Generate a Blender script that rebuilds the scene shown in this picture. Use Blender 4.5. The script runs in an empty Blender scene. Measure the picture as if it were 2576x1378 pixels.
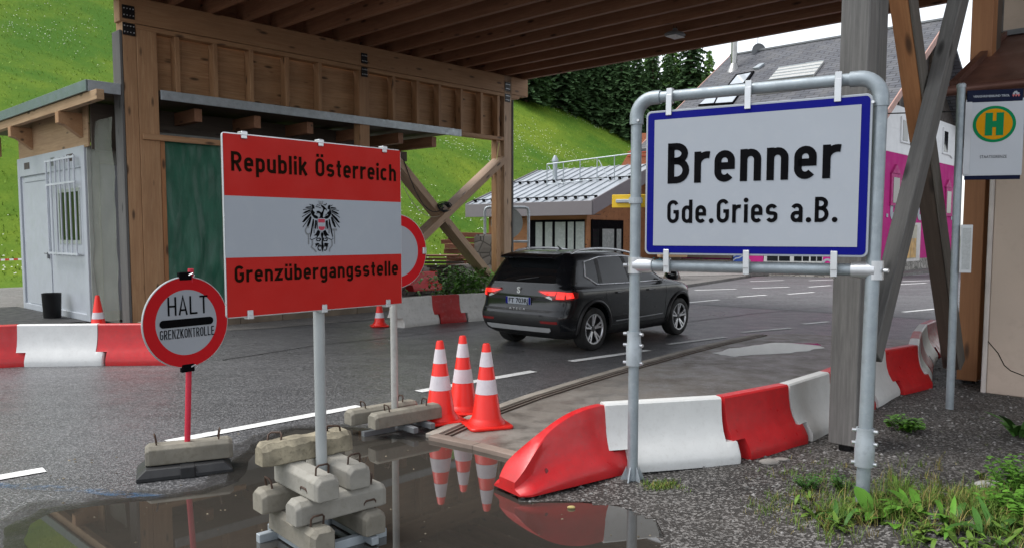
import bpy, bmesh, math, random
from mathutils import Vector as V, Matrix, noise as mnoise
from mathutils.bvhtree import BVHTree
R = math.radians
random.seed(7)
scene = bpy.context.scene
col = scene.collection

# ------------------------------------------------------------------ camera
F, CX, CY, H = 1980.0, 1288.0, 739.0, 1.75
PITCH = math.atan((CY - 590) / F)
cd = bpy.data.cameras.new('camera'); cam = bpy.data.objects.new('camera', cd); col.objects.link(cam)
cd.sensor_width = 36; cd.lens = 36 * F / 2576; cd.shift_y = (CY - 689) / 2576
cd.clip_start = .05; cd.clip_end = 3000
cam.location = (0, 0, H); cam.rotation_euler = (math.pi / 2 - PITCH, 0, 0)
scene.camera = cam

# ------------------------------------------------------------------ light
SUN_EL, SUN_AZ = R(60), R(-85)          # azimuth measured clockwise from +Y
world = bpy.data.worlds.new('World'); scene.world = world; world.use_nodes = True
wt = world.node_tree; bg = wt.nodes['Background']
sky = wt.nodes.new('ShaderNodeTexSky'); sky.sky_type = 'NISHITA'; sky.sun_disc = False
sky.sun_elevation = SUN_EL; sky.sun_rotation = SUN_AZ; sky.air_density = 1.0; sky.dust_density = 1.0; sky.ozone_density = 1.0
hsv = wt.nodes.new('ShaderNodeHueSaturation'); hsv.inputs['Saturation'].default_value = .22
wt.links.new(sky.outputs[0], hsv.inputs['Color']); wt.links.new(hsv.outputs[0], bg.inputs[0])
bg.inputs[1].default_value = .13
sl = bpy.data.lights.new('sun', 'SUN'); so = bpy.data.objects.new('sun', sl); col.objects.link(so)
sl.energy = 1.4; sl.angle = R(35); sl.color = (1, .97, .93)
so.rotation_euler = (math.pi / 2 - SUN_EL, 0, math.pi - SUN_AZ)
scene.view_settings.view_transform = 'Standard'; scene.view_settings.look = 'None'
scene.view_settings.exposure = 1.2; scene.view_settings.gamma = 1.0
scene.cycles.max_bounces = 8; scene.cycles.transparent_max_bounces = 16

# ------------------------------------------------------------------ pixel -> world helpers
def ray(px, py):
    a = (px - CX) / F; b = (CY - py) / F
    y = math.cos(PITCH) + b * math.sin(PITCH); z = -math.sin(PITCH) + b * math.cos(PITCH)
    return V((a / y, 1, z / y))
def G(px, py, z=0.0):
    r = ray(px, py); t = (z - H) / r.z
    return V((r.x * t, t, z))
def AT(px, py, Y):
    r = ray(px, py); return V((r.x * Y, Y, H + r.z * Y))
# canopy frame: s runs along the road away from us, t to the left across it
P0 = V((-6.993, 14.989, 0)); AZ = R(43.35)
D1 = V((math.sin(AZ), math.cos(AZ), 0)); D2 = V((-D1.y, D1.x, 0)); Z = V((0, 0, 1))
def ST(s, t, z=0.0): return P0 + D1 * s + D2 * t + Z * z
def toST(p): q = V((p[0], p[1], 0)) - P0; return q.dot(D1), q.dot(D2)
def PT(px, py, t):                       # where the sight line meets the plane t = const
    r = ray(px, py); k = (P0.dot(D2) + t) / (r.x * D2.x + r.y * D2.y)
    p = V((0, 0, H)) + r * k; s, _ = toST(p); return s, p.z
def PS(px, py, s):
    r = ray(px, py); k = (P0.dot(D1) + s) / (r.x * D1.x + r.y * D1.y)
    p = V((0, 0, H)) + r * k; _, t = toST(p); return t, p.z
ROT = Matrix((( D1.x, D2.x, 0, P0.x), (D1.y, D2.y, 0, P0.y), (0, 0, 1, 0), (0, 0, 0, 1)))   # (s,t,z) -> world

# ------------------------------------------------------------------ mesh builder
class MB:
    def __init__(s): s.v = []; s.f = []; s.m = []; s.cur = 0
    def add(s, vs, fs, M=None):
        b = len(s.v)
        s.v += [tuple(M @ V(p)) if M else tuple(p) for p in vs]
        s.f += [tuple(b + i for i in f) for f in fs]; s.m += [s.cur] * len(fs); return s
    def box(s, x0, x1, y0, y1, z0, z1, M=None):
        return s.add([(x0,y0,z0),(x1,y0,z0),(x1,y1,z0),(x0,y1,z0),(x0,y0,z1),(x1,y0,z1),(x1,y1,z1),(x0,y1,z1)],
                     [(3,2,1,0),(4,5,6,7),(0,1,5,4),(1,2,6,5),(2,3,7,6),(3,0,4,7)], M)
    def beam(s, p0, p1, w, h, up=Z):
        p0 = V(p0); p1 = V(p1); x = (p1 - p0); L = x.length; x.normalize()
        y = V(up).cross(x); y.normalize(); z = x.cross(y)
        M = Matrix(((x.x,y.x,z.x,p0.x),(x.y,y.y,z.y,p0.y),(x.z,y.z,z.z,p0.z),(0,0,0,1)))
        return s.box(0, L, -w/2, w/2, -h/2, h/2, M)
    def tube(s, pts, r, n=10, cap=True):
        pts = [V(p) for p in pts]; k = len(pts); rr = r if isinstance(r, (list, tuple)) else [r] * k
        vs = []; u = None
        for i, p in enumerate(pts):
            d = (pts[min(i+1, k-1)] - pts[max(i-1, 0)]).normalized()
            if u is None:
                u = d.cross(V((0, 0, 1)) if abs(d.z) < .9 else V((1, 0, 0))).normalized()
            else:
                u = (u - d * u.dot(d)).normalized()
            w = d.cross(u)
            for j in range(n):
                a = 2 * math.pi * j / n; vs.append(p + (u * math.cos(a) + w * math.sin(a)) * rr[i])
        fs = [(i*n+j, i*n+(j+1) % n, (i+1)*n+(j+1) % n, (i+1)*n+j) for i in range(k-1) for j in range(n)]
        if cap: fs += [tuple(range(n-1, -1, -1)), tuple((k-1)*n + j for j in range(n))]
        return s.add(vs, fs)
    def lathe(s, prof, n=20, M=None, cap=True):
        vs = [(r*math.cos(2*math.pi*j/n), r*math.sin(2*math.pi*j/n), z) for r, z in prof for j in range(n)]; k = len(prof)
        fs = [(i*n+j, i*n+(j+1) % n, (i+1)*n+(j+1) % n, (i+1)*n+j) for i in range(k-1) for j in range(n)]
        if cap: fs += [tuple(range(n-1, -1, -1)), tuple((k-1)*n + j for j in range(n))]
        return s.add(vs, fs, M)
    def prism(s, poly, z0, z1, M=None):
        n = len(poly); vs = [(x, y, z0) for x, y in poly] + [(x, y, z1) for x, y in poly]
        fs = [tuple(range(n-1, -1, -1)), tuple(range(n, 2*n))] + [(i, (i+1) % n, n+(i+1) % n, n+i) for i in range(n)]
        return s.add(vs, fs, M)
    def loft(s, rings, M=None, closed=True, cap=True):
        n = len(rings[0]); k = len(rings); vs = [p for r in rings for p in r]
        jn = n if closed else n - 1
        fs = [(i*n+j, i*n+(j+1) % n, (i+1)*n+(j+1) % n, (i+1)*n+j) for i in range(k-1) for j in range(jn)]
        if cap: fs += [tuple(range(n-1, -1, -1)), tuple((k-1)*n + j for j in range(n))]
        return s.add(vs, fs, M)
    def build(s, name, mats, parent=None, M=None, bevel=0, seg=1, smooth=None, fix=True):
        me = bpy.data.meshes.new(name); me.from_pydata(s.v, [], s.f)
        mats = mats if isinstance(mats, (list, tuple)) else [mats]
        for m in mats: me.materials.append(m)
        for p, i in zip(me.polygons, s.m): p.material_index = i
        bm = bmesh.new(); bm.from_mesh(me)
        if fix: bmesh.ops.recalc_face_normals(bm, faces=bm.faces)
        if bevel:
            es = [e for e in bm.edges if len(e.link_faces) == 2 and e.calc_face_angle(0) > .6]
            bmesh.ops.bevel(bm, geom=es, offset=bevel, segments=seg, affect='EDGES', clamp_overlap=True)
        bm.to_mesh(me); bm.free()
        if smooth is not None:
            for p in me.polygons: p.use_smooth = True
            try: me.set_sharp_from_angle(angle=R(smooth))
            except Exception: pass
        return link(name, me, parent, M)
WM = {}
def link(name, me, parent=None, M=None):
    o = bpy.data.objects.new(name, me); col.objects.link(o)
    M = M or Matrix.Identity(4); WM[o] = M.copy()
    if parent: o.parent = parent; o.matrix_basis = WM[parent].inverted() @ M
    else: o.matrix_basis = M
    return o
def tag(o, label=None, cat=None, group=None, kind=None):
    if label: o['label'] = label
    if cat: o['category'] = cat
    if group: o['group'] = group
    if kind: o['kind'] = kind
    return o
def thing(name, label, cat, loc=(0, 0, 0), rz=0, group=None):
    o = bpy.data.objects.new(name, None); col.objects.link(o); o.empty_display_size = .2
    M = Matrix.Translation(V(loc)) @ Matrix.Rotation(rz, 4, 'Z'); WM[o] = M; o.matrix_basis = M
    return tag(o, label, cat, group)
def copy_tree(o, parent=None, kids=None):
    c = o.copy(); col.objects.link(c)
    if parent: c.parent = parent
    for ch in (kids or KIDS)(o): copy_tree(ch, c)
    return c
def KIDS(o): return list(o.children)
def dup(o, loc, rz=0, label=None, group=None, sc=1):
    c = copy_tree(o)
    M = Matrix.Translation(V(loc)) @ Matrix.Rotation(rz, 4, 'Z') @ Matrix.Scale(sc, 4)
    c.matrix_basis = M; WM[c] = M
    if label: c['label'] = label
    if group: c['group'] = group
    return c
def frame(o, x, up=Z):                    # local X = x, local Y = up, local Z = towards the viewer
    x = V(x).normalized(); n = x.cross(V(up)).normalized(); u = n.cross(x)
    return Matrix(((x.x,u.x,n.x,o[0]),(x.y,u.y,n.y,o[1]),(x.z,u.z,n.z,o[2]),(0,0,0,1)))
def timber(name, p0, p1, w, h, mat, parent, up=Z, bevel=.006):
    p0 = V(p0); p1 = V(p1); x = (p1-p0); L = x.length; x.normalize()
    y = V(up).cross(x); y.normalize(); z = x.cross(y)
    M = Matrix(((x.x,y.x,z.x,p0.x),(x.y,y.y,z.y,p0.y),(x.z,y.z,z.z,p0.z),(0,0,0,1)))
    return MB().box(0, L, -w/2, w/2, -h/2, h/2).build(name, mat, parent, M, bevel=bevel)

# ------------------------------------------------------------------ materials
class NB:
    def __init__(s, name):
        s.m = bpy.data.materials.new(name); s.m.use_nodes = True; s.t = s.m.node_tree
        s.b = s.t.nodes['Principled BSDF']
    def n(s, typ, ins=None, out=0, **props):
        nd = s.t.nodes.new('ShaderNode' + typ)
        for k, v in props.items(): setattr(nd, k, v)
        for k, v in (ins or {}).items():
            if isinstance(v, bpy.types.NodeSocket): s.t.links.new(v, nd.inputs[k])
            else: nd.inputs[k].default_value = v
        return nd.outputs[out]
    def coord(s, kind='Object', scale=(1, 1, 1), rnd=False):
        c = s.n('TexCoord', out=kind)
        if rnd:
            o = s.n('ObjectInfo', out='Random'); k = s.n('Math', {0: o, 1: 57.0}, operation='MULTIPLY')
            c = s.n('VectorMath', {0: c, 1: s.n('CombineXYZ', {0: k, 1: k, 2: k})}, operation='ADD')
        return s.n('Mapping', {'Vector': c, 'Scale': scale})
    def noise(s, vec, scale, detail=4, rough=.55): return s.n('TexNoise', {'Vector': vec, 'Scale': scale, 'Detail': detail, 'Roughness': rough}, out='Fac')
    def ramp(s, fac, stops):
        nd = s.t.nodes.new('ShaderNodeValToRGB'); s.t.links.new(fac, nd.inputs[0]); e = nd.color_ramp.elements
        while len(e) < len(stops): e.new(.5)
        for el, (p, c) in zip(e, stops): el.position = p; el.color = (c if len(c) == 4 else (*c, 1)) if hasattr(c, '__len__') else (c, c, c, 1)
        return nd.outputs[0]
    def mix(s, fac, a, b, mode='MIX'):
        f = lambda c: (*c, 1) if isinstance(c, tuple) and len(c) == 3 else c
        return s.n('MixRGB', {0: fac, 1: f(a), 2: f(b)}, blend_type=mode)
    def bump(s, h, strength=.3, dist=.01, normal=None):
        i = {'Height': h, 'Strength': strength, 'Distance': dist}
        if normal: i['Normal'] = normal
        return s.n('Bump', i)
    def out(s, col=None, rough=.6, metal=0, normal=None, **kw):
        for k, v in {'Base Color': col, 'Roughness': rough, 'Metallic': metal, 'Normal': normal, **kw}.items():
            if v is None: continue
            k = k.replace('_', ' ')
            if isinstance(v, bpy.types.NodeSocket): s.t.links.new(v, s.b.inputs[k])
            else: s.b.inputs[k].default_value = (*v, 1) if isinstance(v, tuple) and len(v) == 3 else v
        return s.m
def wood(name, a, b, c, dark=.5, knots=True, rough=.65):
    n = NB(name); co = n.coord(scale=(.55, 8, 8), rnd=True)
    g = n.n('TexNoise', {'Vector': co, 'Scale': 2.6, 'Detail': 6, 'Roughness': .62, 'Distortion': .9}, out='Fac'); co2 = n.coord(scale=(.3, 17, 17), rnd=True); g2 = n.n('TexNoise', {'Vector': co2, 'Scale': 3.1, 'Detail': 5, 'Roughness': .7, 'Distortion': .5}, out='Fac')
    cl = n.ramp(g, [(.3, a), (.5, b), (.72, c)])
    cl = n.mix(n.ramp(g2, [(.40, 0.0), (.72, .5)]), cl, tuple(x * dark for x in a))
    st = n.noise(n.coord(scale=(.45, 2.2, 2.2), rnd=True), 1.6, 6, .7); cl = n.mix(n.ramp(st, [(.42, 0.0), (.72, .75)]), cl, tuple(x * .62 for x in a))
    oi = n.n('ObjectInfo', out='Random'); cl = n.mix(n.n('MapRange', {0: oi, 1: 0.0, 2: 1.0, 3: 0.0, 4: .55}), cl, tuple(x * .68 for x in a))
    if knots:
        kv = n.n('TexVoronoi', {'Vector': n.coord(scale=(1.6, 5.5, 5.5), rnd=True), 'Scale': 1.0}, out='Distance')
        cl = n.mix(n.ramp(kv, [(.07, 1.0), (.12, .75), (.2, 0.0)]), cl, tuple(x * .22 for x in a))
    return n.out(cl, rough, normal=n.bump(g2, .25, .004))
def paint(name, c, rough=.4, var=.12, metal=0, dirt=None, scale=3, bump=0, fine=None, **kw):
    n = NB(name); co = n.coord(rnd=True); a = n.noise(co, scale, 5)
    cl = n.mix(n.ramp(a, [(.3, 0.0), (.7, 1.0)]), tuple(x * (1 - var) for x in c), tuple(min(1, x * (1 + var)) for x in c))
    if dirt:
        d = n.noise(co, scale * 4.3, 6, .7); cl = n.mix(n.ramp(d, [(.52, 0.0), (.75, dirt[1])]), cl, dirt[0])
    rg = n.n('MapRange', {0: n.noise(co, scale * 2.2, 4), 1: .3, 2: .7, 3: max(.02, rough * .75), 4: min(1, rough * 1.3)})
    nm = n.bump(n.noise(co, fine or scale * 30, 3), bump, .004) if bump else None
    return n.out(cl, rg, metal, nm, **kw)
def asphalt(name, lo, hi, spk, rough=(.28, .6), scale=1.0, bump=.5):
    n = NB(name); co = n.coord()
    v = n.n('TexVoronoi', {'Vector': co, 'Scale': 95 * scale}, out='Color'); vd = n.n('TexVoronoi', {'Vector': co, 'Scale': 95 * scale}, out='Distance')
    big = n.noise(co, .35, 5, .6); med = n.noise(co, 2.6, 6, .65)
    cl = n.mix(n.ramp(big, [(.3, 0.0), (.7, 1.0)]), lo, hi)
    cl = n.mix(n.ramp(med, [(.4, 0.0), (.75, .55)]), cl, tuple(x * .55 for x in lo))
    tr = n.noise(n.n('Mapping', {'Vector': n.n('TexCoord', out='Object'), 'Rotation': (0, 0, AZ - math.pi/2), 'Scale': (.09, .9, 1)}), 1.6, 5, .65); cl = n.mix(n.ramp(tr, [(.44, 0.0), (.62, .6)]), cl, tuple(x * .62 for x in lo))
    sp = n.n('SeparateColor', {0: v}); cl = n.mix(n.ramp(sp, [(.55, 0.0), (.95, .75)]), cl, spk)
    rg = n.n('MapRange', {0: n.mix(.5, n.ramp(big, [(.35, 0.0), (.65, 1.0)]), n.ramp(med, [(.35, 0.0), (.65, 1.0)])), 1: 0.0, 2: 1.0, 3: rough[0], 4: rough[1]})
    return n.out(cl, rg, normal=n.bump(vd, bump, .006, n.bump(med, .25, .02)))
W_BROWN = wood('larch_glulam', (.38, .20, .095), (.46, .265, .135), (.54, .335, .18))
W_PALE2 = wood('pale_larch', (.40, .26, .165), (.47, .32, .21), (.54, .38, .26))  # paler larch tone for the end post and the left bay braces
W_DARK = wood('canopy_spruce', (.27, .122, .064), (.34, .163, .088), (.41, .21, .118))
W_PALE = wood('pale_spruce', (.36, .22, .12), (.44, .29, .165), (.50, .35, .21))
W_GREY = wood('weathered_larch', (.115, .112, .108), (.16, .155, .148), (.215, .21, .20), dark=.45, rough=.8)
W_GREYB = wood('weathered_brown', (.12, .105, .09), (.17, .155, .135), (.22, .205, .18), dark=.4, rough=.8)
W_ORANGE = wood('orange_cladding', (.34, .145, .055), (.41, .185, .075), (.48, .235, .10))
W_OLD = wood('old_dark_wood', (.07, .05, .038), (.10, .075, .055), (.13, .10, .075))
W_RUST = wood('rusty_boards', (.20, .075, .04), (.26, .10, .055), (.32, .14, .08), knots=False)
GALV = paint('galvanised_steel', (.36, .40, .43), .45, .14, .35, ((.22, .24, .26), .6), 6, .05)
ALU = paint('bright_aluminium', (.55, .57, .59), .32, .06, .6)
REDP = paint('red_plastic', (.52, .014, .018), .36, .12, dirt=((.28, .05, .045), .5), scale=7, bump=.03)
WHITEP = paint('white_plastic', (.66, .67, .66), .42, .05, dirt=((.40, .38, .35), .28), scale=8, bump=.03)
PINKP = paint('faded_red_plastic', (.50, .10, .10), .5, .15, dirt=((.42, .30, .28), .6), scale=5)
REDS = paint('sign_red', (.44, .014, .010), .55, .05, Specular_IOR_Level=.2)
WHITES = paint('sign_white', (.34, .37, .41), .55, .02, dirt=((.45, .46, .46), .15), Specular_IOR_Level=.2)
BLUES = paint('sign_blue', (.001, .003, .17), .5, .06, Specular_IOR_Level=.12)
BLACK = paint('black_paint', (.004, .004, .005), .7, .1, Specular_IOR_Level=.04)
INK = paint('brownish_black_letters', (.012, .005, .002), .7, .15, scale=60, Specular_IOR_Level=.05)
RUBBER = paint('black_rubber', (.014, .015, .017), .6, .25, bump=.1)
CONC = paint('ballast_concrete', (.205, .19, .155), .85, .22, dirt=((.13, .115, .08), .7), scale=5, bump=.5, fine=60)
CONC2 = paint('pale_ballast_concrete', (.26, .25, .22), .85, .18, dirt=((.18, .165, .13), .6), scale=5, bump=.45, fine=70)
CONC3 = paint('rough_pitted_concrete', (.26, .23, .165), .9, .4, dirt=((.09, .075, .05), .9), scale=9, bump=1.0, fine=38)
REBAR = paint('rusty_rebar', (.06, .035, .024), .7, .3, .3)
CONE_R = paint('cone_red', (.78, .022, .014), .38, .05)
CONE_W = paint('cone_white_band', (.66, .62, .66), .4, .05, dirt=((.42, .37, .40), .35), scale=10)
CONTW = paint('container_white', (.40, .43, .47), .45, .04, dirt=((.36, .38, .40), .3))
GREY_D = paint('grey_metal_dark', (.16, .17, .18), .5, .1, .2)
FASCIA = paint('grey_green_fascia', (.15, .20, .20), .45, .08, .2)
PLASTER = paint('beige_plaster', (.50, .405, .33), .9, .06, dirt=((.38, .30, .24), .5), scale=1.1, bump=.25, fine=14)
PLASTERW = paint('white_plaster', (.74, .75, .76), .85, .04, bump=.1)
PINKW = paint('magenta_facade', (.46, .028, .20), .85, .14, dirt=((.34, .03, .16), .5), scale=.7, bump=.1, Specular_IOR_Level=.1)
DARKW = paint('dark_timber_gable', (.055, .045, .04), .8, .3)
STEEL_B = paint('black_steel', (.010, .010, .011), .45, .3, .4)
COPPER = paint('brown_copper_roof', (.13, .060, .045), .45, .35, .4, ((.24, .13, .11), .5), 1.6)
GLASSD = paint('dark_window_glass', (.010, .012, .014), .06, .2, Specular_IOR_Level=.3)
CHROME = paint('satin_chrome', (.62, .63, .65), .3, .03, .6)
CARP = paint('dark_blue_grey_metallic', (.004, .0052, .007), .22, .1, .0, Specular_IOR_Level=.35, Coat_Weight=.35, Coat_Roughness=.03)
CARB = paint('black_car_plastic', (.010, .010, .011), .5, .15)
SKID = paint('silver_skid_plate', (.42, .43, .44), .35, .03, .2)
CARG = paint('car_tinted_glass', (.006, .007, .008), .03, .1, Coat_Weight=.5)
CARG2 = paint('car_side_glass', (.014, .016, .016), .04, .5, scale=2, Specular_IOR_Level=.4)
RIMB = paint('wheel_rim_back', (.05, .05, .052), .45, .1, .4)
TYRE = paint('tyre_rubber', (.012, .012, .012), .75, .2)
def _lamp():
    n = NB('tail_lamp_red'); return n.out((.55, .01, .01), .12, Emission_Color=(1, .03, .02), Emission_Strength=.55)
LAMP = _lamp()
LAMPD = paint('dark_red_lens', (.16, .008, .008), .15, .1)
GREENH = paint('bus_sign_green', (0, .20, .07), .5, .05, Specular_IOR_Level=.1)
AMBER = paint('bus_sign_amber', (.60, .27, .0), .5, .05, Specular_IOR_Level=.1)
NAVY = paint('bus_sign_navy', (.005, .009, .032), .5, .1, Specular_IOR_Level=.1)
YELLOW = paint('yellow_sign', (.72, .46, .01), .45, .06)
def _tarp():
    n = NB('green_tarpaulin'); co = n.coord(); a = n.noise(n.coord(scale=(1, 1, .35)), 7, 6, .6); b = n.noise(co, 40, 2)
    return n.out(n.mix(a, (.004, .055, .032), (.02, .15, .09)), .42, normal=n.bump(a, .8, .03, n.bump(b, .15, .003)))
TARP = _tarp()
def _sheet():
    n = NB('cloudy_plastic_sheet'); a = n.noise(n.coord(scale=(1, 1, .5)), 2.2, 6, .65)
    n.out(n.mix(a, (.20, .21, .175), (.32, .34, .30)), .5, normal=n.bump(a, .5, .04))
    n.b.inputs['Alpha'].default_value = .42; return n.m
SHEET = _sheet()
def _slab():
    n = NB('worn_concrete_slab'); co = n.coord(); a = n.noise(co, .7, 6, .65); b = n.noise(co, 3.3, 6, .7); v = n.n('TexVoronoi', {'Vector': co, 'Scale': 70}, out='Color')
    cl = n.mix(n.ramp(a, [(.35, 0.0), (.65, 1.0)]), (.14, .122, .105), (.26, .24, .215))
    cl = n.mix(n.ramp(b, [(.48, 0.0), (.66, .75)]), cl, (.09, .076, .064)); cl = n.mix(n.ramp(n.n('SeparateColor', {0: v}), [(.6, 0.0), (1, .4)]), cl, (.30, .27, .24))
    return n.out(cl, n.ramp(b, [(.35, .75), (.6, .32)]), normal=n.bump(b, .3, .01, n.bump(n.noise(co, 60, 2), .25, .004)))
SLAB = _slab()
ASPH = asphalt('wet_asphalt', (.056, .057, .061), (.088, .089, .094), (.27, .27, .275), (.24, .5))
ASPH2 = asphalt('far_old_asphalt', (.088, .088, .092), (.115, .115, .12), (.17, .17, .175), (.5, .75), .35, .25)
GRAVEL = asphalt('dark_gravel', (.020, .018, .016), (.044, .039, .034), (.24, .23, .22), (.55, .9), .75, 1.0)
GRITTY = asphalt('light_grit', (.10, .095, .088), (.16, .15, .14), (.28, .27, .26), (.6, .9), .8, .6)
def _mark():
    n = NB('worn_road_paint'); co = n.coord(); a = n.noise(co, 22, 6, .75)
    return n.out(n.mix(n.ramp(a, [(.52, 0.0), (.72, .85)]), (.74, .75, .74), (.2, .2, .2)), .6)
MARK = _mark()
BLUEM = None
def _bluem():
    n = NB('faded_blue_marking'); co = n.coord(); a = n.noise(co, 9, 6, .75)
    n.out((.02, .12, .27), .6); n.t.links.new(n.ramp(a, [(.46, 0.0), (.68, .45)]), n.b.inputs['Alpha']); return n.m
BLUEM = _bluem()
def _water():
    n = NB('puddle_water'); co = n.coord(); w = n.noise(co, 5, 2)
    return n.out(n.mix(n.noise(co, 1.5, 4), (.052, .047, .040), (.034, .031, .027)), .02, normal=n.bump(w, .012, .004), IOR=1.62, Specular_IOR_Level=.75)
WATER = _water()
def _meadow():
    n = NB('alpine_meadow'); co = n.coord(); a = n.noise(co, .085, 7, .68); b = n.noise(co, .55, 7, .75); c = n.noise(n.coord(scale=(1, 1, .4)), 13, 5, .8)
    cl = n.mix(n.ramp(a, [(.40, 0.0), (.60, 1.0)]), (.058, .135, .018), (.155, .215, .024))
    cl = n.mix(n.ramp(b, [(.3, .55), (.62, 0.0)]), cl, (.052, .12, .014)); cl = n.mix(n.ramp(c, [(.3, .4), (.55, 0.0)]), cl, (.042, .098, .012)); cl = n.mix(n.ramp(c, [(.55, 0.0), (.8, .35)]), cl, (.20, .25, .05))
    return n.out(cl, .95, normal=n.bump(c, .4, .05, n.bump(b, .2, .15)), Specular_IOR_Level=.05)
MEADOW = _meadow()
def leafm(name, c, var=.4, rough=.5):
    n = NB(name); g = n.n('NewGeometry', out='Random Per Island'); a = n.noise(n.coord(), 3, 3)
    cl = n.mix(g, tuple(x * (1 - var) for x in c), tuple(x * (1 + var) for x in c)); cl = n.mix(n.ramp(a, [(.4, 0.0), (.7, .4)]), cl, tuple(x * .6 for x in c))
    return n.out(cl, rough, Specular_IOR_Level=.15)
LEAF = leafm('fresh_leaf', (.085, .21, .025)); LEAF2 = leafm('dark_leaf', (.05, .13, .025)); GRASS = leafm('verge_grass', (.115, .19, .035), .5); STRAW = leafm('dry_grass', (.25, .21, .07), .4)
GRASSM = leafm('meadow_grass', (.17, .275, .035), .4)
NEEDLE = leafm('spruce_needles', (.060, .115, .045), .5, .7); NEEDLE2 = leafm('light_spruce_needles', (.13, .25, .06), .5, .7)
BARK = paint('bark', (.07, .05, .035), .9, .3)
FLOWER = paint('white_flowers', (.78, .78, .70), .8, .05)
PEB = leafm('pebbles', (.16, .155, .15), .85, .75)
def _roof():
    n = NB('grey_slate_roof'); co = n.coord(); br = n.n('TexBrick', {'Vector': co, 'Color1': (.080, .084, .098, 1), 'Color2': (.12, .125, .14, 1), 'Mortar': (.028, .028, .032, 1), 'Scale': 1.0, 'Mortar Size': .022, 'Brick Width': .62, 'Row Height': .24, 'Bias': -.1}, out='Color')
    a = n.noise(co, 1.3, 5); cl = n.mix(n.ramp(a, [(.4, 0.0), (.8, .5)]), br, (.17, .165, .16))
    return n.out(cl, .75, normal=n.bump(br, .6, .03), Specular_IOR_Level=.25)
SLATE = _roof()
ZINC = paint('zinc_standing_seam', (.40, .43, .46), .38, .07, .5, scale=1.2)
FASC2 = paint('mauve_fascia', (.17, .155, .165), .6, .05, scale=.6)
def _stone():
    n = NB('rubble_stone'); co = n.coord(); v = n.n('TexVoronoi', {'Vector': co, 'Scale': 3.2}, out='Color'); e = n.n('TexVoronoi', {'Vector': co, 'Scale': 3.2}, out='Distance', feature='DISTANCE_TO_EDGE')
    cl = n.mix(n.n('SeparateColor', {0: v}), (.20, .185, .165), (.36, .34, .31)); cl = n.mix(n.ramp(e, [(.02, 1.0), (.07, 0.0)]), cl, (.10, .095, .085))
    return n.out(cl, .85, normal=n.bump(e, .6, .04))
STONE = _stone()
ORTILE = paint('orange_roof_tiles', (.45, .15, .075), .7, .2, scale=8)

# ================================================================== GROUND
def sheet(name, pts, mat, z, kind='structure', thick=0.0, grid=None):
    mb = MB(); p2 = [(p[0], p[1]) for p in pts]
    if thick: mb.prism(p2, z - thick, z)
    else: mb.add([(x, y, z) for x, y in p2], [tuple(range(len(p2)))])
    o = mb.build(name, mat); me = o.data
    if not thick and me.polygons[0].normal.z < 0: me.flip_normals()
    return tag(o, kind=kind)
def inside(x, y, poly):
    c = False; j = len(poly) - 1
    for i in range(len(poly)):
        xi, yi = poly[i][0], poly[i][1]; xj, yj = poly[j][0], poly[j][1]
        if (yi > y) != (yj > y) and x < (xj - xi) * (y - yi) / (yj - yi) + xi: c = not c
        j = i
    return c
def sst(a, b, x): t = max(0, min(1, (x - a) / (b - a))); return t * t * (3 - 2 * t)
MB().add([(-600, -300, -.03), (600, -300, -.03), (600, 900, -.03), (-600, 900, -.03)], [(0, 1, 2, 3)]).build('ground', GRITTY)
tag(bpy.data.objects['ground'], kind='structure')
sheet('road', [ST(-40, 12), ST(-40, -60), ST(110, -60), ST(110, -.35), ST(5.6, -.35), ST(5.6, -1.0), ST(-1.6, -1.0), ST(-1.6, 12)], ASPH, 0.0)
def zone(name, px, mat, z, **k): return sheet(name, [G(*p) for p in px], mat, z, **k)
# older grey road beyond the canopy
sheet('far_road', [ST(11.2, -.6), ST(11.6, -10), ST(11.0, -40), ST(100, -40), ST(100, -2.5), ST(30, -2.5), ST(24, -.6)], ASPH2, .004)
# lighter strip of grit along the foot of the left wall
strip = [ST(-1.6, -.9), ST(.3, -1.65), ST(1.5, -2.0), ST(3.2, -2.15), ST(4.7, -2.5), ST(8.8, -2.9), ST(9.5, -2.0), ST(9.5, -.9)]
sheet('wall_foot_strip', strip, GRITTY, .006)
# traffic island slab with kerb
slab_px = [(1088, 1104), (1210, 1050), (1330, 1006), (1460, 965), (1600, 924), (1700, 896), (1800, 870), (1908, 846), (2000, 842), (2140, 850), (2310, 862), (2330, 900), (2300, 985), (2150, 1100), (1860, 1185), (1540, 1215), (1330, 1160), (1200, 1128)]
sheet('pavement_island', [G(*p) for p in slab_px], SLAB, .03, thick=.06)
kb = MB(); kpts = [G(*p) for p in slab_px[:8]]
for off, w, zz in ((-.02, .10, .045), (.085, .022, .05), (.145, .022, .05)):
    pp = []
    for i, p in enumerate(kpts):
        d = (kpts[min(i+1, len(kpts)-1)] - kpts[max(i-1, 0)]).normalized(); nrm = V((d.y, -d.x, 0)); pp.append(p + nrm * off)
    for a, b in zip(pp[:-1], pp[1:]): kb.beam(a + Z * (zz/2), b + Z * (zz/2) , w, zz)
    if off < 0: kb.cur = 1
tag(kb.build('kerb', [paint('brown_kerb', (.31, .28, .24), .75, .25, bump=.3), paint('rusty_rail', (.10, .07, .055), .6, .3, .3)], bevel=.004), kind='structure')
kb2 = MB(); q = [G(*p) for p in ((1088, 1106), (1200, 1130), (1330, 1163))]
for a, b in zip(q[:-1], q[1:]): kb2.beam(a + Z * .02, b + Z * .02, .11, .06)
tag(kb2.build('kerb', paint('near_kerb', (.22, .17, .14), .75, .25, bump=.3), bevel=.006), kind='structure')
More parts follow.
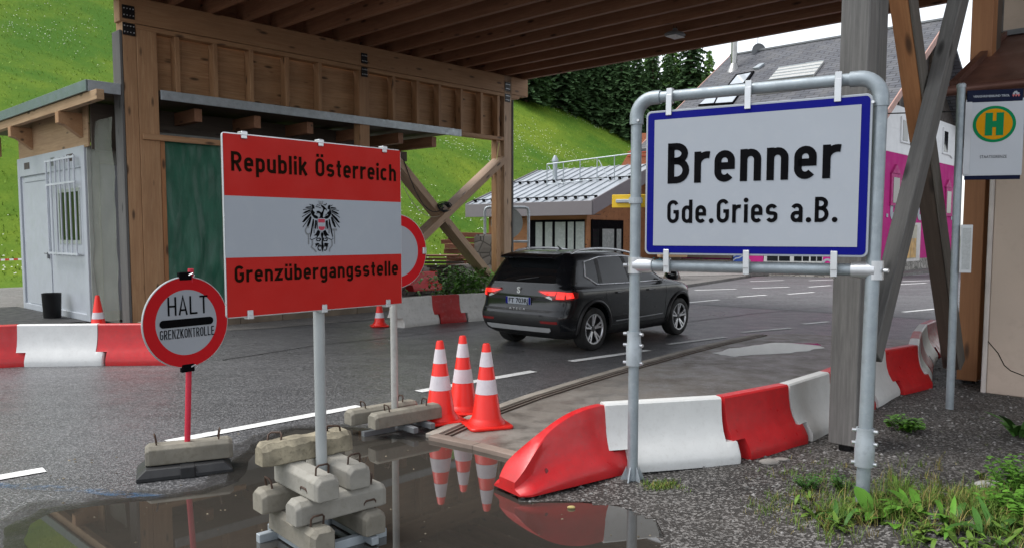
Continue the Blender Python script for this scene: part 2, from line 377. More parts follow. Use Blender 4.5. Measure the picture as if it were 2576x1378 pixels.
# painted markings
def dash(a, b, w=.12, mat=None):
    a = G(*a); b = G(*b); d = (b - a).normalized(); n = V((-d.y, d.x, 0)) * w / 2
    sheet('road_marking', [a + n, a - n, b - n, b + n], mat or MARK, .008)
for a, b, w in [((-60, 1212), (112, 1182), .14), ((422, 1112), (905, 1022), .14), ((1052, 985), (1342, 934), .14), ((1435, 909), (1632, 881), .14), ((1680, 866), (1825, 848), .11),
                ((1865, 836), (1988, 825), .12), ((2020, 815), (2085, 809), .12), ((1722, 762), (1808, 754), .12), ((1855, 747), (1928, 742), .12), ((1982, 740), (2048, 735), .12),
                ((1748, 730), (1852, 727), .13), ((1893, 725), (1985, 722), .13), ((2034, 722), (2090, 718), .13), ((1790, 709), (1832, 706), .13), ((1887, 708), (1972, 705), .13), ((2035, 706), (2110, 703), .13),
                ((2272, 785), (2352, 777), .13), ((2270, 708), (2380, 704), .13), ((2255, 716), (2330, 712), .13), ((2248, 693), (2390, 689), .18), ((-40, 925), (75, 916), .12)]:
    dash(a, b, w)
zone('road_marking', [(-40, 1213), (120, 1222), (260, 1232), (330, 1240), (470, 1250), (600, 1262), (470, 1262), (330, 1256), (200, 1240), (60, 1232), (-40, 1230)], BLUEM, .010)
# repaired seams and a patch in the asphalt
SEAM = paint('bitumen_seam', (.018, .018, .019), .4, .2)
def seam(px, w=.03):
    P = [G(*p) for p in px]; m = MB(); L_, R_ = [], []; Q = []
    for a, b in zip(P[:-1], P[1:]):
        k = max(2, int((b - a).length / .15)); Q += [a.lerp(b, i / k) for i in range(k)]
    Q.append(P[-1]); Q = [q + V((mnoise.noise(q * 2), mnoise.noise(q * 2 + V((9, 0, 0))), 0)) * .05 for q in Q]
    for i, q in enumerate(Q):
        d = (Q[min(i+1, len(Q)-1)] - Q[max(i-1, 0)]).normalized(); nn = V((-d.y, d.x, 0)) * w * (.6 + .5 * abs(mnoise.noise(q * 5))); m.v += [(q.x + nn.x, q.y + nn.y, .0062), (q.x - nn.x, q.y - nn.y, .0062)]
    for i in range(len(Q) - 1): m.f.append((2*i, 2*i+1, 2*i+3, 2*i+2)); m.m.append(0)
    tag(m.build('asphalt_seam', SEAM), kind='structure')
seam([(1710, 812), (1900, 788), (2100, 770)], .03); seam([(560, 905), (800, 868), (1080, 838), (1180, 828)], .02)
# puddle
def blob(px, n=14, amp=.05):
    P = [G(*p) for p in px]; out = []
    for i in range(len(P)):
        a, b = P[i], P[(i+1) % len(P)]; L = (b - a).length; k = max(1, int(L / .08))
        for j in range(k):
            p = a.lerp(b, j / k); d = mnoise.noise(p * 3.1) * amp + mnoise.noise(p * 9) * amp * .4
            nrm = V((-(b - a).y, (b - a).x, 0)).normalized(); out.append(p + nrm * d)
    return out
PUD = [(70, 1322), (130, 1292), (235, 1274), (380, 1262), (520, 1246), (600, 1216), (625, 1170), (660, 1120), (740, 1086), (880, 1082), (985, 1108), (1085, 1112), (1200, 1136), (1300, 1160), (1262, 1196), (1258, 1232), (1310, 1268), (1420, 1262), (1560, 1278), (1640, 1310), (1668, 1345), (1650, 1400), (1560, 1500), (1480, 1800), (300, 1800), (60, 1460)]
def grow(px, d):
    P = [G(*p) for p in px]; n = len(P); out = []
    for i in range(n):
        t = (P[(i+1) % n] - P[i-1]).normalized(); out.append(P[i] + V((-t.y, t.x, 0)) * d)
    return out
def blobw(P, amp):
    out = []
    for i in range(len(P)):
        a, b = P[i], P[(i+1) % len(P)]; k = max(1, int((b - a).length / .08)); nr = V((-(b - a).y, (b - a).x, 0)).normalized()
        for j in range(k): p = a.lerp(b, j / k); out.append(p + nr * (mnoise.noise(p * 2.3 + V((4, 4, 4))) * amp + mnoise.noise(p * 8) * amp * .5))
    return out
def _damp(name, al, rough):
    n = NB(name); co = n.coord(); a = n.noise(co, 4, 6, .7); n.out((.028, .025, .021), rough, normal=n.bump(n.noise(co, 60, 2), .25, .004))
    n.t.links.new(n.ramp(a, [(.3, al * .35), (.62, al)]), n.b.inputs['Alpha']); return n.m
sheet('damp_ground', blobw(grow(PUD, .26), .09), _damp('damp_outer', .45, .45), .0095)
sheet('damp_ground', blobw(grow(PUD, .12), .06), _damp('damp_inner', .75, .2), .0112)
sheet('water', blob(PUD), WATER, .013)
sheet('water', blob([(1790, 893), (1850, 880), (1950, 866), (2060, 868), (2075, 880), (1990, 893), (1900, 898), (1850, 903)], amp=.09), WATER, .034)
# gravel verge on the right, a little raised in front of the big post
def bump_h(x, y): return .15 * math.exp(-((x - 2.55) / .8) ** 2 - ((y - 4.3) / .95) ** 2) + .012 * mnoise.noise(V((x * 2.3, y * 2.3, 0))) + .02 * sst(1.0, 3.0, x) + .03 * sst(5.0, 5.5, y) * sst(.3, .8, x)
VER = [G(*p) for p in [(1246, 1222), (1330, 1170), (1545, 1190), (1860, 1150), (2085, 1075), (2230, 985), (2300, 880), (2345, 850), (2440, 850)]] + [V((9, 13, 0)), V((12, 9, 0)), V((9, 1, 0)), V((1.25, 1, 0)), G(1500, 1700), G(1590, 1450), G(1672, 1345), G(1640, 1310), G(1560, 1279), G(1420, 1263), G(1312, 1268)]
vb = MB(); st_ = .06; idx = {}
for i in range(0, 200):
    for j in range(0, 220):
        x = -.2 + i * st_; y = 1 + j * st_
        if x > 7 and y < 3: continue
        if inside(x + st_/2, y + st_/2, VER):
            f = []
            for a, b in ((0, 0), (1, 0), (1, 1), (0, 1)):
                k = (i+a, j+b)
                if k not in idx:
                    idx[k] = len(vb.v); X, Y = -.2 + k[0] * st_, 1 + k[1] * st_; vb.v.append((X, Y, .012 + bump_h(X, Y)))
                f.append(idx[k])
            vb.f.append(tuple(f)); vb.m.append(0)
tag(vb.build('gravel_verge', GRAVEL, smooth=60), kind='structure')
# loose stones on the verge
pb = MB(); rnd = random.Random(3)
def pebble(mb, x, y, z, r):
    vs = []
    for k in range(8):
        a = k * math.pi / 4 + rnd.random() * .5; q = r * rnd.uniform(.7, 1.1)
        vs.append((x + math.cos(a) * q, y + math.sin(a) * q * .8, z + r * rnd.uniform(-.1, .15)))
    vs.append((x, y, z + r * rnd.uniform(.45, .8))); mb.add(vs, [(k, (k+1) % 8, 8) for k in range(8)])
cnt = 0
while cnt < 5200:
    x = rnd.uniform(0, 6.5); y = 2.2 + rnd.random() ** 1.5 * 8
    if inside(x, y, VER): pebble(pb, x, y, .012 + bump_h(x, y), rnd.choice((.006, .007, .008, .010, .013)) * (1 if y < 5 else 1.5)); cnt += 1
tag(pb.build('gravel', PEB, fix=False), 'loose pale pebbles strewn over the dark gravel verge', 'gravel', kind='stuff')
# raised bed behind the far left barriers
sheet('gravel_bed', [ST(9.2, -2.6), ST(11.3, -2.75), ST(24, -.4), ST(24, 7), ST(10.2, 7), ST(10.2, -.2), ST(8.4, -.9), ST(8.2, -2.0)], GRITTY, .10, thick=.12)
# pavement with granite kerb in front of the far houses
def far(px, z): return G(px[0], px[1], z)
pv = MB(); q = [far(p, .0) for p in ((1560, 704), (1700, 702), (1800, 700), (1880, 697), (1892, 694))]
pv.prism([(p.x, p.y) for p in q] + [(18, 39), (17, 44), (3, 44)], -.02, .13)
tag(pv.build('far_pavement', paint('granite_kerb', (.22, .21, .20), .8, .3, scale=9, bump=.4), bevel=.015), kind='structure')
sheet('far_pavement', [ST(25, -3.3), ST(25, -4.6), ST(52, -4.6), ST(52, -3.3)], GRITTY, .12, thick=.14)

# hillside
def t0(s): return 14 + 9 * sst(6, -8, s) if s < 6 else 14 - 0 * s
def hill(s, t):
    d = t - t0(s)
    if d < 0: return -.05
    h = .60 * d - 1.2 * (1 - math.exp(-d / 2.0)); h = max(h, .0)
    h *= 1 - .75 * sst(70, 130, s)
    p = V((s * .05, t * .05, 0)); return h + .8 * mnoise.noise(p) * min(1, d / 8) + .15 * mnoise.noise(p * 6) * min(1, d / 4)
hb = MB(); ns, nt = 110, 90; S = lambda i: -70 + i * 2.0; T = lambda j: 11 + j * 1.25 + (j / 90) ** 2 * 30
for i in range(ns):
    for j in range(nt):
        hb.v.append(tuple(ST(S(i), T(j), hill(S(i), T(j)))))
for i in range(ns - 1):
    for j in range(nt - 1): hb.f.append((i*nt+j, i*nt+j+1, (i+1)*nt+j+1, (i+1)*nt+j)); hb.m.append(0)
o = hb.build('hill', MEADOW, smooth=180); tag(o, kind='structure')
if o.data.polygons[100].normal.z < 0: o.data.flip_normals()
def hillhit(px, py):
    r = ray(px, py); k = 14.0
    while k < 160:
        p = V((0, 0, H)) + r * k; s, t = toST(p)
        if p.z < hill(s, t) and t > t0(s): return s, t, p.z
        k += .25
    s, t = toST(V((0, 0, H)) + r * 90); return s, t, 0
fb = MB(); gb = MB(); rnd = random.Random(5)
for k in range(124000):
    s = rnd.uniform(-32, 74); t = t0(s) + .6 + 62 * rnd.random() ** 1.25; z = hill(s, t)
    if z <= .05: continue
    p = ST(s, t, z); a = rnd.uniform(0, 6.28); h = rnd.uniform(.06, .17)
    if k < 98000:
        w = V((math.cos(a), math.sin(a), 0)) * rnd.uniform(.012, .035); tip = V((rnd.uniform(-.1, .1), rnd.uniform(-.1, .1), h))
        gb.add([p - w, p + w, p + tip], [(0, 1, 2)])
    else:
        cl = mnoise.noise(V((s * .11, t * .11, 3))) + .6 * mnoise.noise(V((s * .4, t * .4, 7)))
        if cl > rnd.uniform(.0, .45):
            c = p + Z * (h + .02); r_ = rnd.uniform(.025, .055)
            fb.add([c + V((r_, 0, 0)), c + V((0, r_, .01)), c - V((r_, 0, 0)), c - V((0, r_, -.0)), c + V((0, 0, .03))], [(0, 1, 4), (1, 2, 4), (2, 3, 4), (3, 0, 4)])
tag(gb.build('meadow_grass', GRASSM, fix=False), 'tall green grass covering the steep meadow', 'grass', kind='stuff')
tag(fb.build('meadow_flowers', FLOWER, fix=False), 'white wild flowers scattered in drifts over the steep meadow', 'flowers', kind='stuff')

# ================================================================== TREES
def spruce_mesh(seed, h, w):
    r = random.Random(seed); cr = MB(); z = h * .06; lev = 0
    while z < h * .985:
        f = (z - h * .04) / (h * .96); L = w * (1 - f) ** .82 * r.uniform(.8, 1.1) + .12; nb = 11 if f < .6 else 8
        for b in range(nb):
            a = 6.283 * b / nb + lev * 1.1 + r.uniform(-.3, .3); l = L * r.uniform(.72, 1.15)
            d = V((math.cos(a), math.sin(a), 0)); s = V((-d.y, d.x, 0)); zz = z + r.uniform(-.15, .15); up0 = r.uniform(-.05, .18); dr = r.uniform(.30, .55)
            for k in range(6):
                u = (k + .4) / 6; c = d * (l * u) + V((0, 0, zz + up0 * l * u - dr * l * u * u)); ww = l * .34 * (1 - u * .72) * r.uniform(.7, 1.2); ln = l * .26
                t = c + d * ln * r.uniform(.8, 1.3) - Z * (ln * .45)
                for sg in (-1, 1):
                    e = c + s * sg * ww + d * ln * .55 - Z * ww * r.uniform(.25, .6)
                    cr.add([c - d * ln * .3 + Z * .02, e, t - Z * r.uniform(0, .12)], [(0, 1, 2)])
                    e2 = c + s * sg * ww * .35 - Z * r.uniform(.18, .42) + d * ln * .2; cr.add([c, e2, t], [(0, 1, 2)])
        z += h * .024 + .10; lev += 1
    tk = MB().lathe([(h * .018 + .05, -.5), (h * .014 + .03, h * .4), (.02, h * .97)], 8)
    return cr, tk
protos = []
def tree(px, ypx_base, Hh, kind):
    s, t, z = hillhit(px, ypx_base); return s, t
SPK = [('dense dark green spruce', NEEDLE, 11, 12.5, 2.9), ('mid green spruce with drooping tips', NEEDLE2, 12, 12.0, 2.6), ('slim dark spruce', NEEDLE, 13, 13.5, 2.1)]
spr = []
for nm, mt, sd, h, w in SPK:
    cr, tk = spruce_mesh(sd, h, w)
    r_ = thing('spruce_tree', 'x', 'tree', (0, 0, -100)); tk.build('trunk', BARK, r_, WM[r_].copy()); cr.build('crown', mt, r_, WM[r_].copy(), fix=False)
    spr.append(r_)
TREES = [  # px of the trunk, base y px, distance behind the meadow edge, scale, kind, label
 (1322, 262, 0, 1.0, 0, 'dark spruce at the top of the meadow edge, just right of the canopy corner'),
 (1372, 270, 2, 1.08, 2, 'slim dark spruce second along the meadow edge from the canopy corner'),
 (1412, 285, 1, 1.0, 0, 'dense dark spruce third along the meadow edge from the canopy corner'),
 (1450, 300, 2, .95, 0, 'dense dark spruce fourth along the meadow edge from the canopy corner'),
 (1490, 318, 1, .95, 2, 'slim dark spruce fifth along the meadow edge, beside the paler trees'),
 (1525, 335, 2, .98, 0, 'dark spruce sixth along the meadow edge, low branches over the grass'),
 (1562, 350, 1, .92, 0, 'dark spruce seventh along the meadow edge, beside the sign frame corner'),
 (1600, 368, 1, .95, 0, 'dark spruce behind the left pole of the blue framed town sign'),
 (1640, 385, 2, 1.0, 2, 'slim dark spruce behind the upper left corner of the blue framed town sign'),
 (1575, 330, 9, 1.2, 1, 'pale green spruce standing behind the dark front row, left of the pair'),
 (1630, 340, 8, 1.22, 1, 'tall pale green spruce in the middle of the wood, behind the dark front row'),
 (1688, 350, 8, 1.2, 1, 'pale green spruce on the right side of the wood below the skyline'),
 (1735, 350, 6, 1.28, 0, 'tall dark spruce with its tip against the white sky'),
 (1780, 370, 5, 1.02, 1, 'small loose spruce at the right end of the wood beside the slate roof'),
 (1345, 235, 8, 1.1, 0, 'dark spruce in the back row nearest the canopy corner'),
 (1395, 240, 9, 1.15, 2, 'slim spruce in the back row, second from the canopy corner'),
 (1440, 250, 9, 1.15, 0, 'dense spruce in the back row, third from the canopy corner'),
 (1485, 270, 9, 1.15, 0, 'dense spruce in the back row, fourth from the canopy corner'),
 (1530, 290, 9, 1.15, 2, 'slim spruce in the back row beside the pale green trees'),
 (1680, 400, 1, .95, 0, 'dark spruce low behind the top edge of the blue framed town sign'),
]
rnd = random.Random(9)
for i, (px, py, back, sc, k, lab) in enumerate(TREES):
    s, t, z = hillhit(px, py); r = ray(px, py); k_ = 90 if z == 0 else None
    p = ST(s, t, 0) if k_ is None else V((r.x * 84, 84, 0)); d = V((p.x, p.y, 0)).normalized(); p = p + d * (back + 1.0); s, t = toST(p)
    zz = max(hill(s, t), .0) if back < 3 else AT(px, py, p.y).z - 1.0
    dup(spr[k], (p.x, p.y, zz - .3), rnd.uniform(0, 6.28), lab, 'spruces of the wood beyond the meadow', sc)
for r_ in spr:
    for c in list(r_.children): bpy.data.objects.remove(c)
    bpy.data.objects.remove(r_)

# ================================================================== CANOPY
can = thing('timber_canopy', 'large brown timber border canopy spanning the road on heavy posts', 'canopy', ST(0, 0))
ZB, ZT = 5.56, 6.14
def cbeam(name, a, b, w, h, mat=W_BROWN, up=Z, bevel=.006): return timber(name, ST(*a), ST(*b), w, h, mat, can, up, bevel)
# left corner post: weathered outer board, two brown leaves and an orange batten
cbeam('post', (-.13, .16, 0), (-.13, .16, 6.1), .30, .24, W_BROWN, D1)
cbeam('post', (.18, .15, 0), (.18, .15, ZB), .30, .37, W_BROWN, D1)
cbeam('post_board', (-.285, .19, .0), (-.285, .19, 5.5), .36, .05, W_GREY, D1)
cbeam('post_batten', (.42, .06, 0), (.42, .06, 3.65), .08, .09, W_ORANGE, D1)
cbeam('girder', (-.30, .13, (5.66 + ZT) / 2), (10.85, .13, (5.66 + ZT) / 2), .26, ZT - 5.66)
cbeam('girder_plate', (-.25, .12, ZB + .045), (10.5, .12, ZB + .045), .24, .09)
def S_at(px, py, t=0.0): return PT(px, py, t)[0]
zl = PT(760, 270, -.03)[1]          # top of gutter
mid = S_at(918, 300)
cbeam('post', (mid, .13, 0), (mid, .13, ZB), .24, .28, W_BROWN, D1)
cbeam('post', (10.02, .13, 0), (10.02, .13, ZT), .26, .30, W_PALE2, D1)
cbeam('post', (9.70, .16, 0), (9.70, .16, 4.35), .20, .16, W_BROWN, D1)
cbeam('post_board', (10.21, .15, 0), (10.21, .15, 5.5), .34, .05, W_GREY, D1)
for px in (453, 548, 638, 727, 809, 994, 1054, 1109, 1164, 1214, 1256):
    s = S_at(px, 300); cbeam('stud', (s, .135, 4.45), (s, .135, ZB), .22, .09, W_BROWN, D1)
cbeam('stud_back_panel', (.36, .275, 5.0), (10.0, .275, 5.0), .03, 1.16, W_BROWN)
cbeam('sill_beam', (7.9, .12, 4.40), (9.95, .12, 4.40), .22, .10, W_BROWN)
# X brace in the far left bay
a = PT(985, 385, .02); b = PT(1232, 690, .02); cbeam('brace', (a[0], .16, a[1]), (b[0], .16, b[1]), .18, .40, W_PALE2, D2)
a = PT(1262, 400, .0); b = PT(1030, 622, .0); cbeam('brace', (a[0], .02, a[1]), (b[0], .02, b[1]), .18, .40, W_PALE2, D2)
# joists and roof boards
for k in range(16):
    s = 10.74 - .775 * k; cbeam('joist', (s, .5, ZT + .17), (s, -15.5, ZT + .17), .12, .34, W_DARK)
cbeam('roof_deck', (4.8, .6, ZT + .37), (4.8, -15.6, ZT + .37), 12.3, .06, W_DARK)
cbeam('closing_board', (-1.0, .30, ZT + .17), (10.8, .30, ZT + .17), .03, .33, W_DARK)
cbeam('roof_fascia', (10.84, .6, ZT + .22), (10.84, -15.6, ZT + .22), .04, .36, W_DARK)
# right hand row
cA = toST(G(2128, 1150)); cB = toST(G(2436, 975))
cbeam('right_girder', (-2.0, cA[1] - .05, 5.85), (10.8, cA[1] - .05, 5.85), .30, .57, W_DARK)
def rpost(s, t, mat, mat2, foot=.12):
    cbeam('post', (s, t, foot), (s, t, ZT), .21, .20, mat, D1)
    cbeam('post', (s + .20, t + .015, foot), (s + .20, t + .015, ZT), .24, .195, mat2, D1)
    f = MB().box(-.04, .04, -.045, .045, -.15, foot + .01).build('post_shoe', STEEL_B, can, Matrix.Translation(ST(s, t)) @ Matrix.Rotation(math.pi/2 - AZ, 4, 'Z'), bevel=.004)
rpost(cA[0], cA[1], W_GREY, W_GREY); rpost(cB[0], cB[1], W_ORANGE, W_OLD, .1)
tq = cA[1]
p1 = PT(2190, 895, tq - .09); p2 = PT(2426, -60, tq - .09); cbeam('brace', (p1[0], tq - .09, p1[1]), (p2[0], tq - .09, p2[1]), .20, .125, W_GREY, D2)
q1 = PT(2398, 915, tq + .08); q2 = PT(2262, -60, tq + .08); m2 = [q1[i] * .36 + q2[i] * .64 for i in (0, 1)]
cbeam('brace', (q1[0], tq + .085, q1[1]), (m2[0], tq + .085, m2[1]), .19, .15, W_OLD, D2); cbeam('brace', (m2[0], tq + .085, m2[1]), (q2[0], tq + .085, q2[1]), .192, .152, W_ORANGE, D2)
cbeam('brace_facing', (q1[0], tq - .005, q1[1]), (q2[0], tq - .005, q2[1]), .186, .024, W_GREYB, D2)
cbeam('post_board', (cB[0] + .42, cB[1] - .02, 4.05), (cB[0] + .42, cB[1] - .02, ZT), .12, .16, W_GREY, D1)
# steel joint plates with bolts
def plate(s, z, w, h, t=-.006):
    M = frame(ST(s, t, z), D1); mb = MB(); mb.box(-w/2, w/2, -h/2, h/2, -.01, .008)
    p = mb.build('joint_plate', STEEL_B, can, M)
    for i in range(4):
        for j in range(2):
            x = -w/2 + w * (i + .5) / 4; y = -h/2 + h * (j + .5) / 2; MB().lathe([(.013, .0), (.011, .02)], 8).build('bolt', ALU, p, M @ Matrix.Translation((x, y, 0)))
for s, w in ((-.14, .22), (mid, .17), (10.0, .2)):
    plate(s, 5.84, w, .24); plate(s, 5.53, w, .22)
# lamp under the joists
lp = G(1698, 90, 5.98); t_ = toST(lp)
lamp = thing('canopy_floodlight', 'grey rectangular floodlight hanging under the canopy joists', 'lamp', lp, math.pi/2 - AZ)
LMx = WM[lamp]
MB().lathe([(.16, -.02), (.21, .0), (.21, .03), (.14, .06), (.05, .10), (.05, .14)], 8, Matrix.Scale(1.25, 4, V((1, 0, 0)))).build('housing', GREY_D, lamp, LMx, bevel=.004)
MB().box(-.19, .19, -.13, .13, -.032, -.021).build('lens', paint('lamp_lens', (.62, .64, .64), .3, .03), lamp, LMx, bevel=.004)
MB().tube([(-.05, 0, .13), (-.05, 0, .2)], .008).tube([(.05, 0, .13), (.05, 0, .2)], .008).build('bracket', STEEL_B, lamp, LMx)
# cable coil on the brace and hanging cable
xc = PT(1112, 522, .0); cx = ST(xc[0], -.08, xc[1])
cb = MB(); rnd = random.Random(4)
for k in range(9):
    r0 = rnd.uniform(.10, .19); ph = rnd.uniform(0, 6); pts = []
    tl = V((rnd.uniform(-.3, .3), rnd.uniform(-.3, .3), rnd.uniform(-.2, .2)))
    for j in range(15):
        a = ph + j * 6.283 / 14; pts.append(cx + D1 * (r0 * 1.2 * math.cos(a)) + Z * (r0 * .75 * math.sin(a)) + D2 * (.06 * math.sin(2 * a + k) - .02 * k * .3))
    cb.tube(pts, .013, 6)
tag(cb.build('cable_coil', RUBBER), 'tangled black cable coil hung where the far left braces cross', 'cable')
def droop(a, b, sag, n=14): return [a.lerp(b, i / n) - Z * (sag * 4 * (i / n) * (1 - i / n)) for i in range(n + 1)]
a1 = PT(1015, 400, -.05); tag(MB().tube(droop(ST(a1[0], -.05, a1[1]), cx, .55), .011, 6).build('hanging_cable', RUBBER), 'thin dark cable drooping from the middle post to the cable coil', 'cable')
a1 = PT(1015, 470, -.05); tag(MB().tube(droop(ST(a1[0], -.05, a1[1]), cx - Z * .15, .35), .008, 6).build('hanging_cable', paint('pale_cable', (.42, .38, .30), .6)), 'thin pale cable slung low from the middle post to the cable coil', 'cable')
a1 = PT(1252, 360, .05); a2 = PT(1244, 418, .05); tag(MB().tube([ST(a1[0], .0, a1[1]), ST(a2[0], .0, a2[1])], .014, 6).build('yellow_strap', paint('yellow_strap_paint', (.6, .55, .2), .6)), 'short yellow strap stretched above the end of the far brace', 'strap')

# ================================================================== FLAT ROOF AND CONTAINERS BEHIND THE LEFT POSTS
fr = thing('flat_roof', 'flat lean-to roof with grey green metal edge above the white container', 'roof', ST(-1.5, 3))
SR = PT(215, 205, 0)[0]; zR = PT(215, 200, 0)[1]; zr0 = zR - .20
def fbox(name, s0, s1, t0_, t1, z0, z1, mat, bev=.004, par=None): return MB().box(s0, s1, t0_, t1, z0, z1).build(name, mat, par or fr, ROT, bevel=bev)
fbox('roof_slab', SR + .05, 8.0, .05, 9.0, zr0 + .05, zR - .02, W_OLD)
fbox('fascia', SR, SR + .04, .0, 9.0, zr0, zR, FASCIA)
e1 = PT(1160, 335, -.02)[0]
fbox('fascia', SR + .042, -.32, -.0, .04, zr0, zR, GALV); fbox('fascia', .40, e1, -.04, -.0, zr0, zR - .02, GALV)
timber('edge_beam', ST(SR + .12, -.35, zr0 - .09), ST(SR + .12, 9, zr0 - .09), .13, .18, W_PALE, fr)
for t in (1.72, 4.9, 7.4):            # consoles with chamfered noses
    p = [(SR + .03, zr0 - .182), (SR + .03, zr0 - .40), (SR + .16, zr0 - .44), (-.46, zr0 - .66), (-.46, zr0 - .182)]
    M = ROT @ Matrix(((1, 0, 0, 0), (0, 0, -1, t + .10), (0, 1, 0, 0), (0, 0, 0, 1)))
    MB().prism(p, 0, .20, M).build('rafter', W_BROWN, fr, bevel=.006)
for s in (1.3, 2.6, 3.9, 5.3, 6.5, 7.6):   # rafter tails under the soffit
    timber('rafter', ST(s, .35, zr0 - .16), ST(s, 4.5, zr0 - .16), .16, .26, W_DARK, fr)
timber('purlin', ST(.5, 1.9, zr0 - .42), ST(7.9, 1.9, zr0 - .42), .14, .26, W_OLD, fr)
timber('gable_boards', ST(-.44, PS(222, 330, -.45)[0], 3.88), ST(-.44, 5.9, 3.88), .04, .82, W_PALE, fr)
timber('side_boards', ST(-.42, PS(222, 330, -.45)[0] - .05, 3.86), ST(6, PS(222, 330, -.45)[0] - .05, 3.86), .04, .90, W_OLD, fr)
# white office container
zc = PS(215, 365, -.45)[1]
oc = thing('office_container', 'white steel office container with barred window and closed door', 'container', ST(-.45, 3.5))
def ob(name, s0, s1, t0_, t1, z0, z1, mat, par=None, bev=.004): return MB().box(s0, s1, t0_, t1, z0, z1).build(name, mat, par or oc, ROT, bevel=bev)
C0, C1 = PS(222, 600, -.45)[0], PS(54, 600, -.45)[0]
wA, wB = PS(206, 500, -.45)[0], PS(131, 500, -.45)[0]; dA, dB = PS(126, 600, -.45)[0], PS(68, 600, -.45)[0]; wz0, wz1 = PS(170, 640, -.45)[1], PS(170, 398, -.45)[1]; dz = PS(100, 458, -.45)[1]
body = ob('body', -.43, 5.6, C0, C1, .04, zc - .02, CONTW)
fm = MB()
fm.box(-.47, -.431, C0, C0 + .20, 0, zc).box(-.47, -.431, C1 - .16, C1, 0, zc).box(-.47, -.431, C0 + .20, C1 - .16, zc - .42, zc).box(-.47, -.431, C0 + .20, C1 - .16, 0, .14)
fm.build('front_frame', CONTW, oc, ROT, bevel=.006)
fm = MB(); fm.box(-.43, -.2, C0 - .03, C0 - .001, 0, zc).box(-.2, 5.5, C0 - .03, C0 - .001, zc - .35, zc).box(-.2, 5.5, C0 - .03, C0 - .001, 0, .2); fm.build('side_frame', paint('container_side_grey', (.36, .38, .35), .5), oc, ROT, bevel=.006)
dr = ob('door', -.448, -.4305, dA, dB, .16, dz, CONTW)
ob('door_handle', -.50, -.449, dA + .06, dA + .10, 1.22, 1.36, GREY_D, dr); ob('door_handle', -.515, -.50, dA + .06, dA + .24, 1.32, 1.345, GREY_D, dr)
ob('door_panel', -.446, -.4305, dA, dB, dz + .03, zc - .46, CONTW)
w0, w1 = wA, wB; z0, z1 = wz0, wz1
wn = ob('window', -.45, -.4305, w0, w1, z0, z1, CONTW)
ob('window_frame', -.462, -.451, w0 + .10, w1 - .42, z0 + .22, z1 - .62, ALU, wn); ob('pane', -.468, -.463, w0 + .18, w1 - .50, z0 + .30, z1 - .70, GLASSD, wn)
gr = MB()
for k in range(7):
    t = w0 + .06 + k * (w1 - w0 - .12) / 6; gr.tube([(-.56, t, z0 - .02), (-.56, t, z1 + .02)], .018, 6)
for z in (z0 + .02, z1 - .02, z1 - .52): gr.box(-.575, -.545, w0, w1, z - .02, z + .02)
gr.build('window_bars', paint('bar_grey', (.46, .49, .53), .45), wn, ROT)
ob('vent_opening', -.474, -.4705, C0 + .62, C0 + 1.0, zc - .27, zc - .12, DARKW); ob('vent_opening', -.474, -.4705, C1 - .95, C1 - .55, zc - .27, zc - .12, DARKW); ob('name_plate', -.474, -.4705, C0 + 1.75, C0 + 2.0, zc - .30, zc - .12, GREY_D)
# second booth behind the tarpaulin and the big red sign
b2 = thing('booth', 'grey booth with framed window half hidden behind the red border sign', 'booth', ST(3, 1.5))
def bb2(name, s0, s1, t0_, t1, z0, z1, mat, par=None, bev=.004): return MB().box(s0, s1, t0_, t1, z0, z1).build(name, mat, par or b2, ROT, bevel=bev)
bb2('body', .55, 5.0, .45, 1.4, .15, 3.75, paint('booth_grey', (.16, .17, .16), .6, .15))
wf = bb2('window', 1.82, 2.6, .40, .449, 1.0, 2.6, ALU); bb2('pane', 1.92, 2.5, .39, .399, 1.1, 2.5, GLASSD, wf); bb2('panel', 1.82, 2.6, .41, .449, 2.75, 3.4, paint('booth_panel', (.33, .35, .35), .5))
bb2('plinth', .3, 5.3, -.55, .5, .02, .30, BLACK)
kk = thing('kerb_wall', 'low brown block kerb along the foot of the dark booth', 'kerb', ST(3, -.8))
for i in range(7): MB().box(-.4 + i * .92, .51 + i * .92, -.93, -.58, -.02, .17).build('kerb_block', paint('brown_block', (.16, .125, .09), .85, .25, bump=.4), kk, ROT, bevel=.012)
# batten, tarpaulin
bt = PT(360, 340, -.05); b3 = PT(562, 362, -.05)
tag(MB().box(bt[0], b3[0] + .3, -.06, -.015, bt[1] - .08, bt[1] + .03).build('batten', W_BROWN, None, ROT, bevel=.004), 'horizontal brown batten nailed across the corner post above the tarpaulin', 'batten')
tz = PT(480, 358, .08)[1]; ta = PT(408, 400, .08)[0]; tb = PT(549, 400, .08)[0] + .05
tm = MB(); nx, nz = 46, 60
for i in range(nx + 1):
    for j in range(nz + 1):
        u = i / nx; v = j / nz
        dep = .035 * math.sin(u * 15 + 1.5 * mnoise.noise(V((u * 3, v * 2, 0)))) * (.3 + v * .9) + .06 * mnoise.noise(V((u * 6, v * 5, 2))) + .05 * v
        tm.v.append((ta + (tb - ta) * (u * (1 - .02 * v)), .10 - dep, tz - v * (tz - .12) - .03 * math.sin(u * 3.14) * (1 - v)))
for i in range(nx):
    for j in range(nz): tm.f.append((i*(nz+1)+j, (i+1)*(nz+1)+j, (i+1)*(nz+1)+j+1, i*(nz+1)+j+1)); tm.m.append(0)
tag(tm.build('tarpaulin', TARP, None, ROT, smooth=180), 'dark green tarpaulin hanging in folds beside the brown corner post', 'tarpaulin')
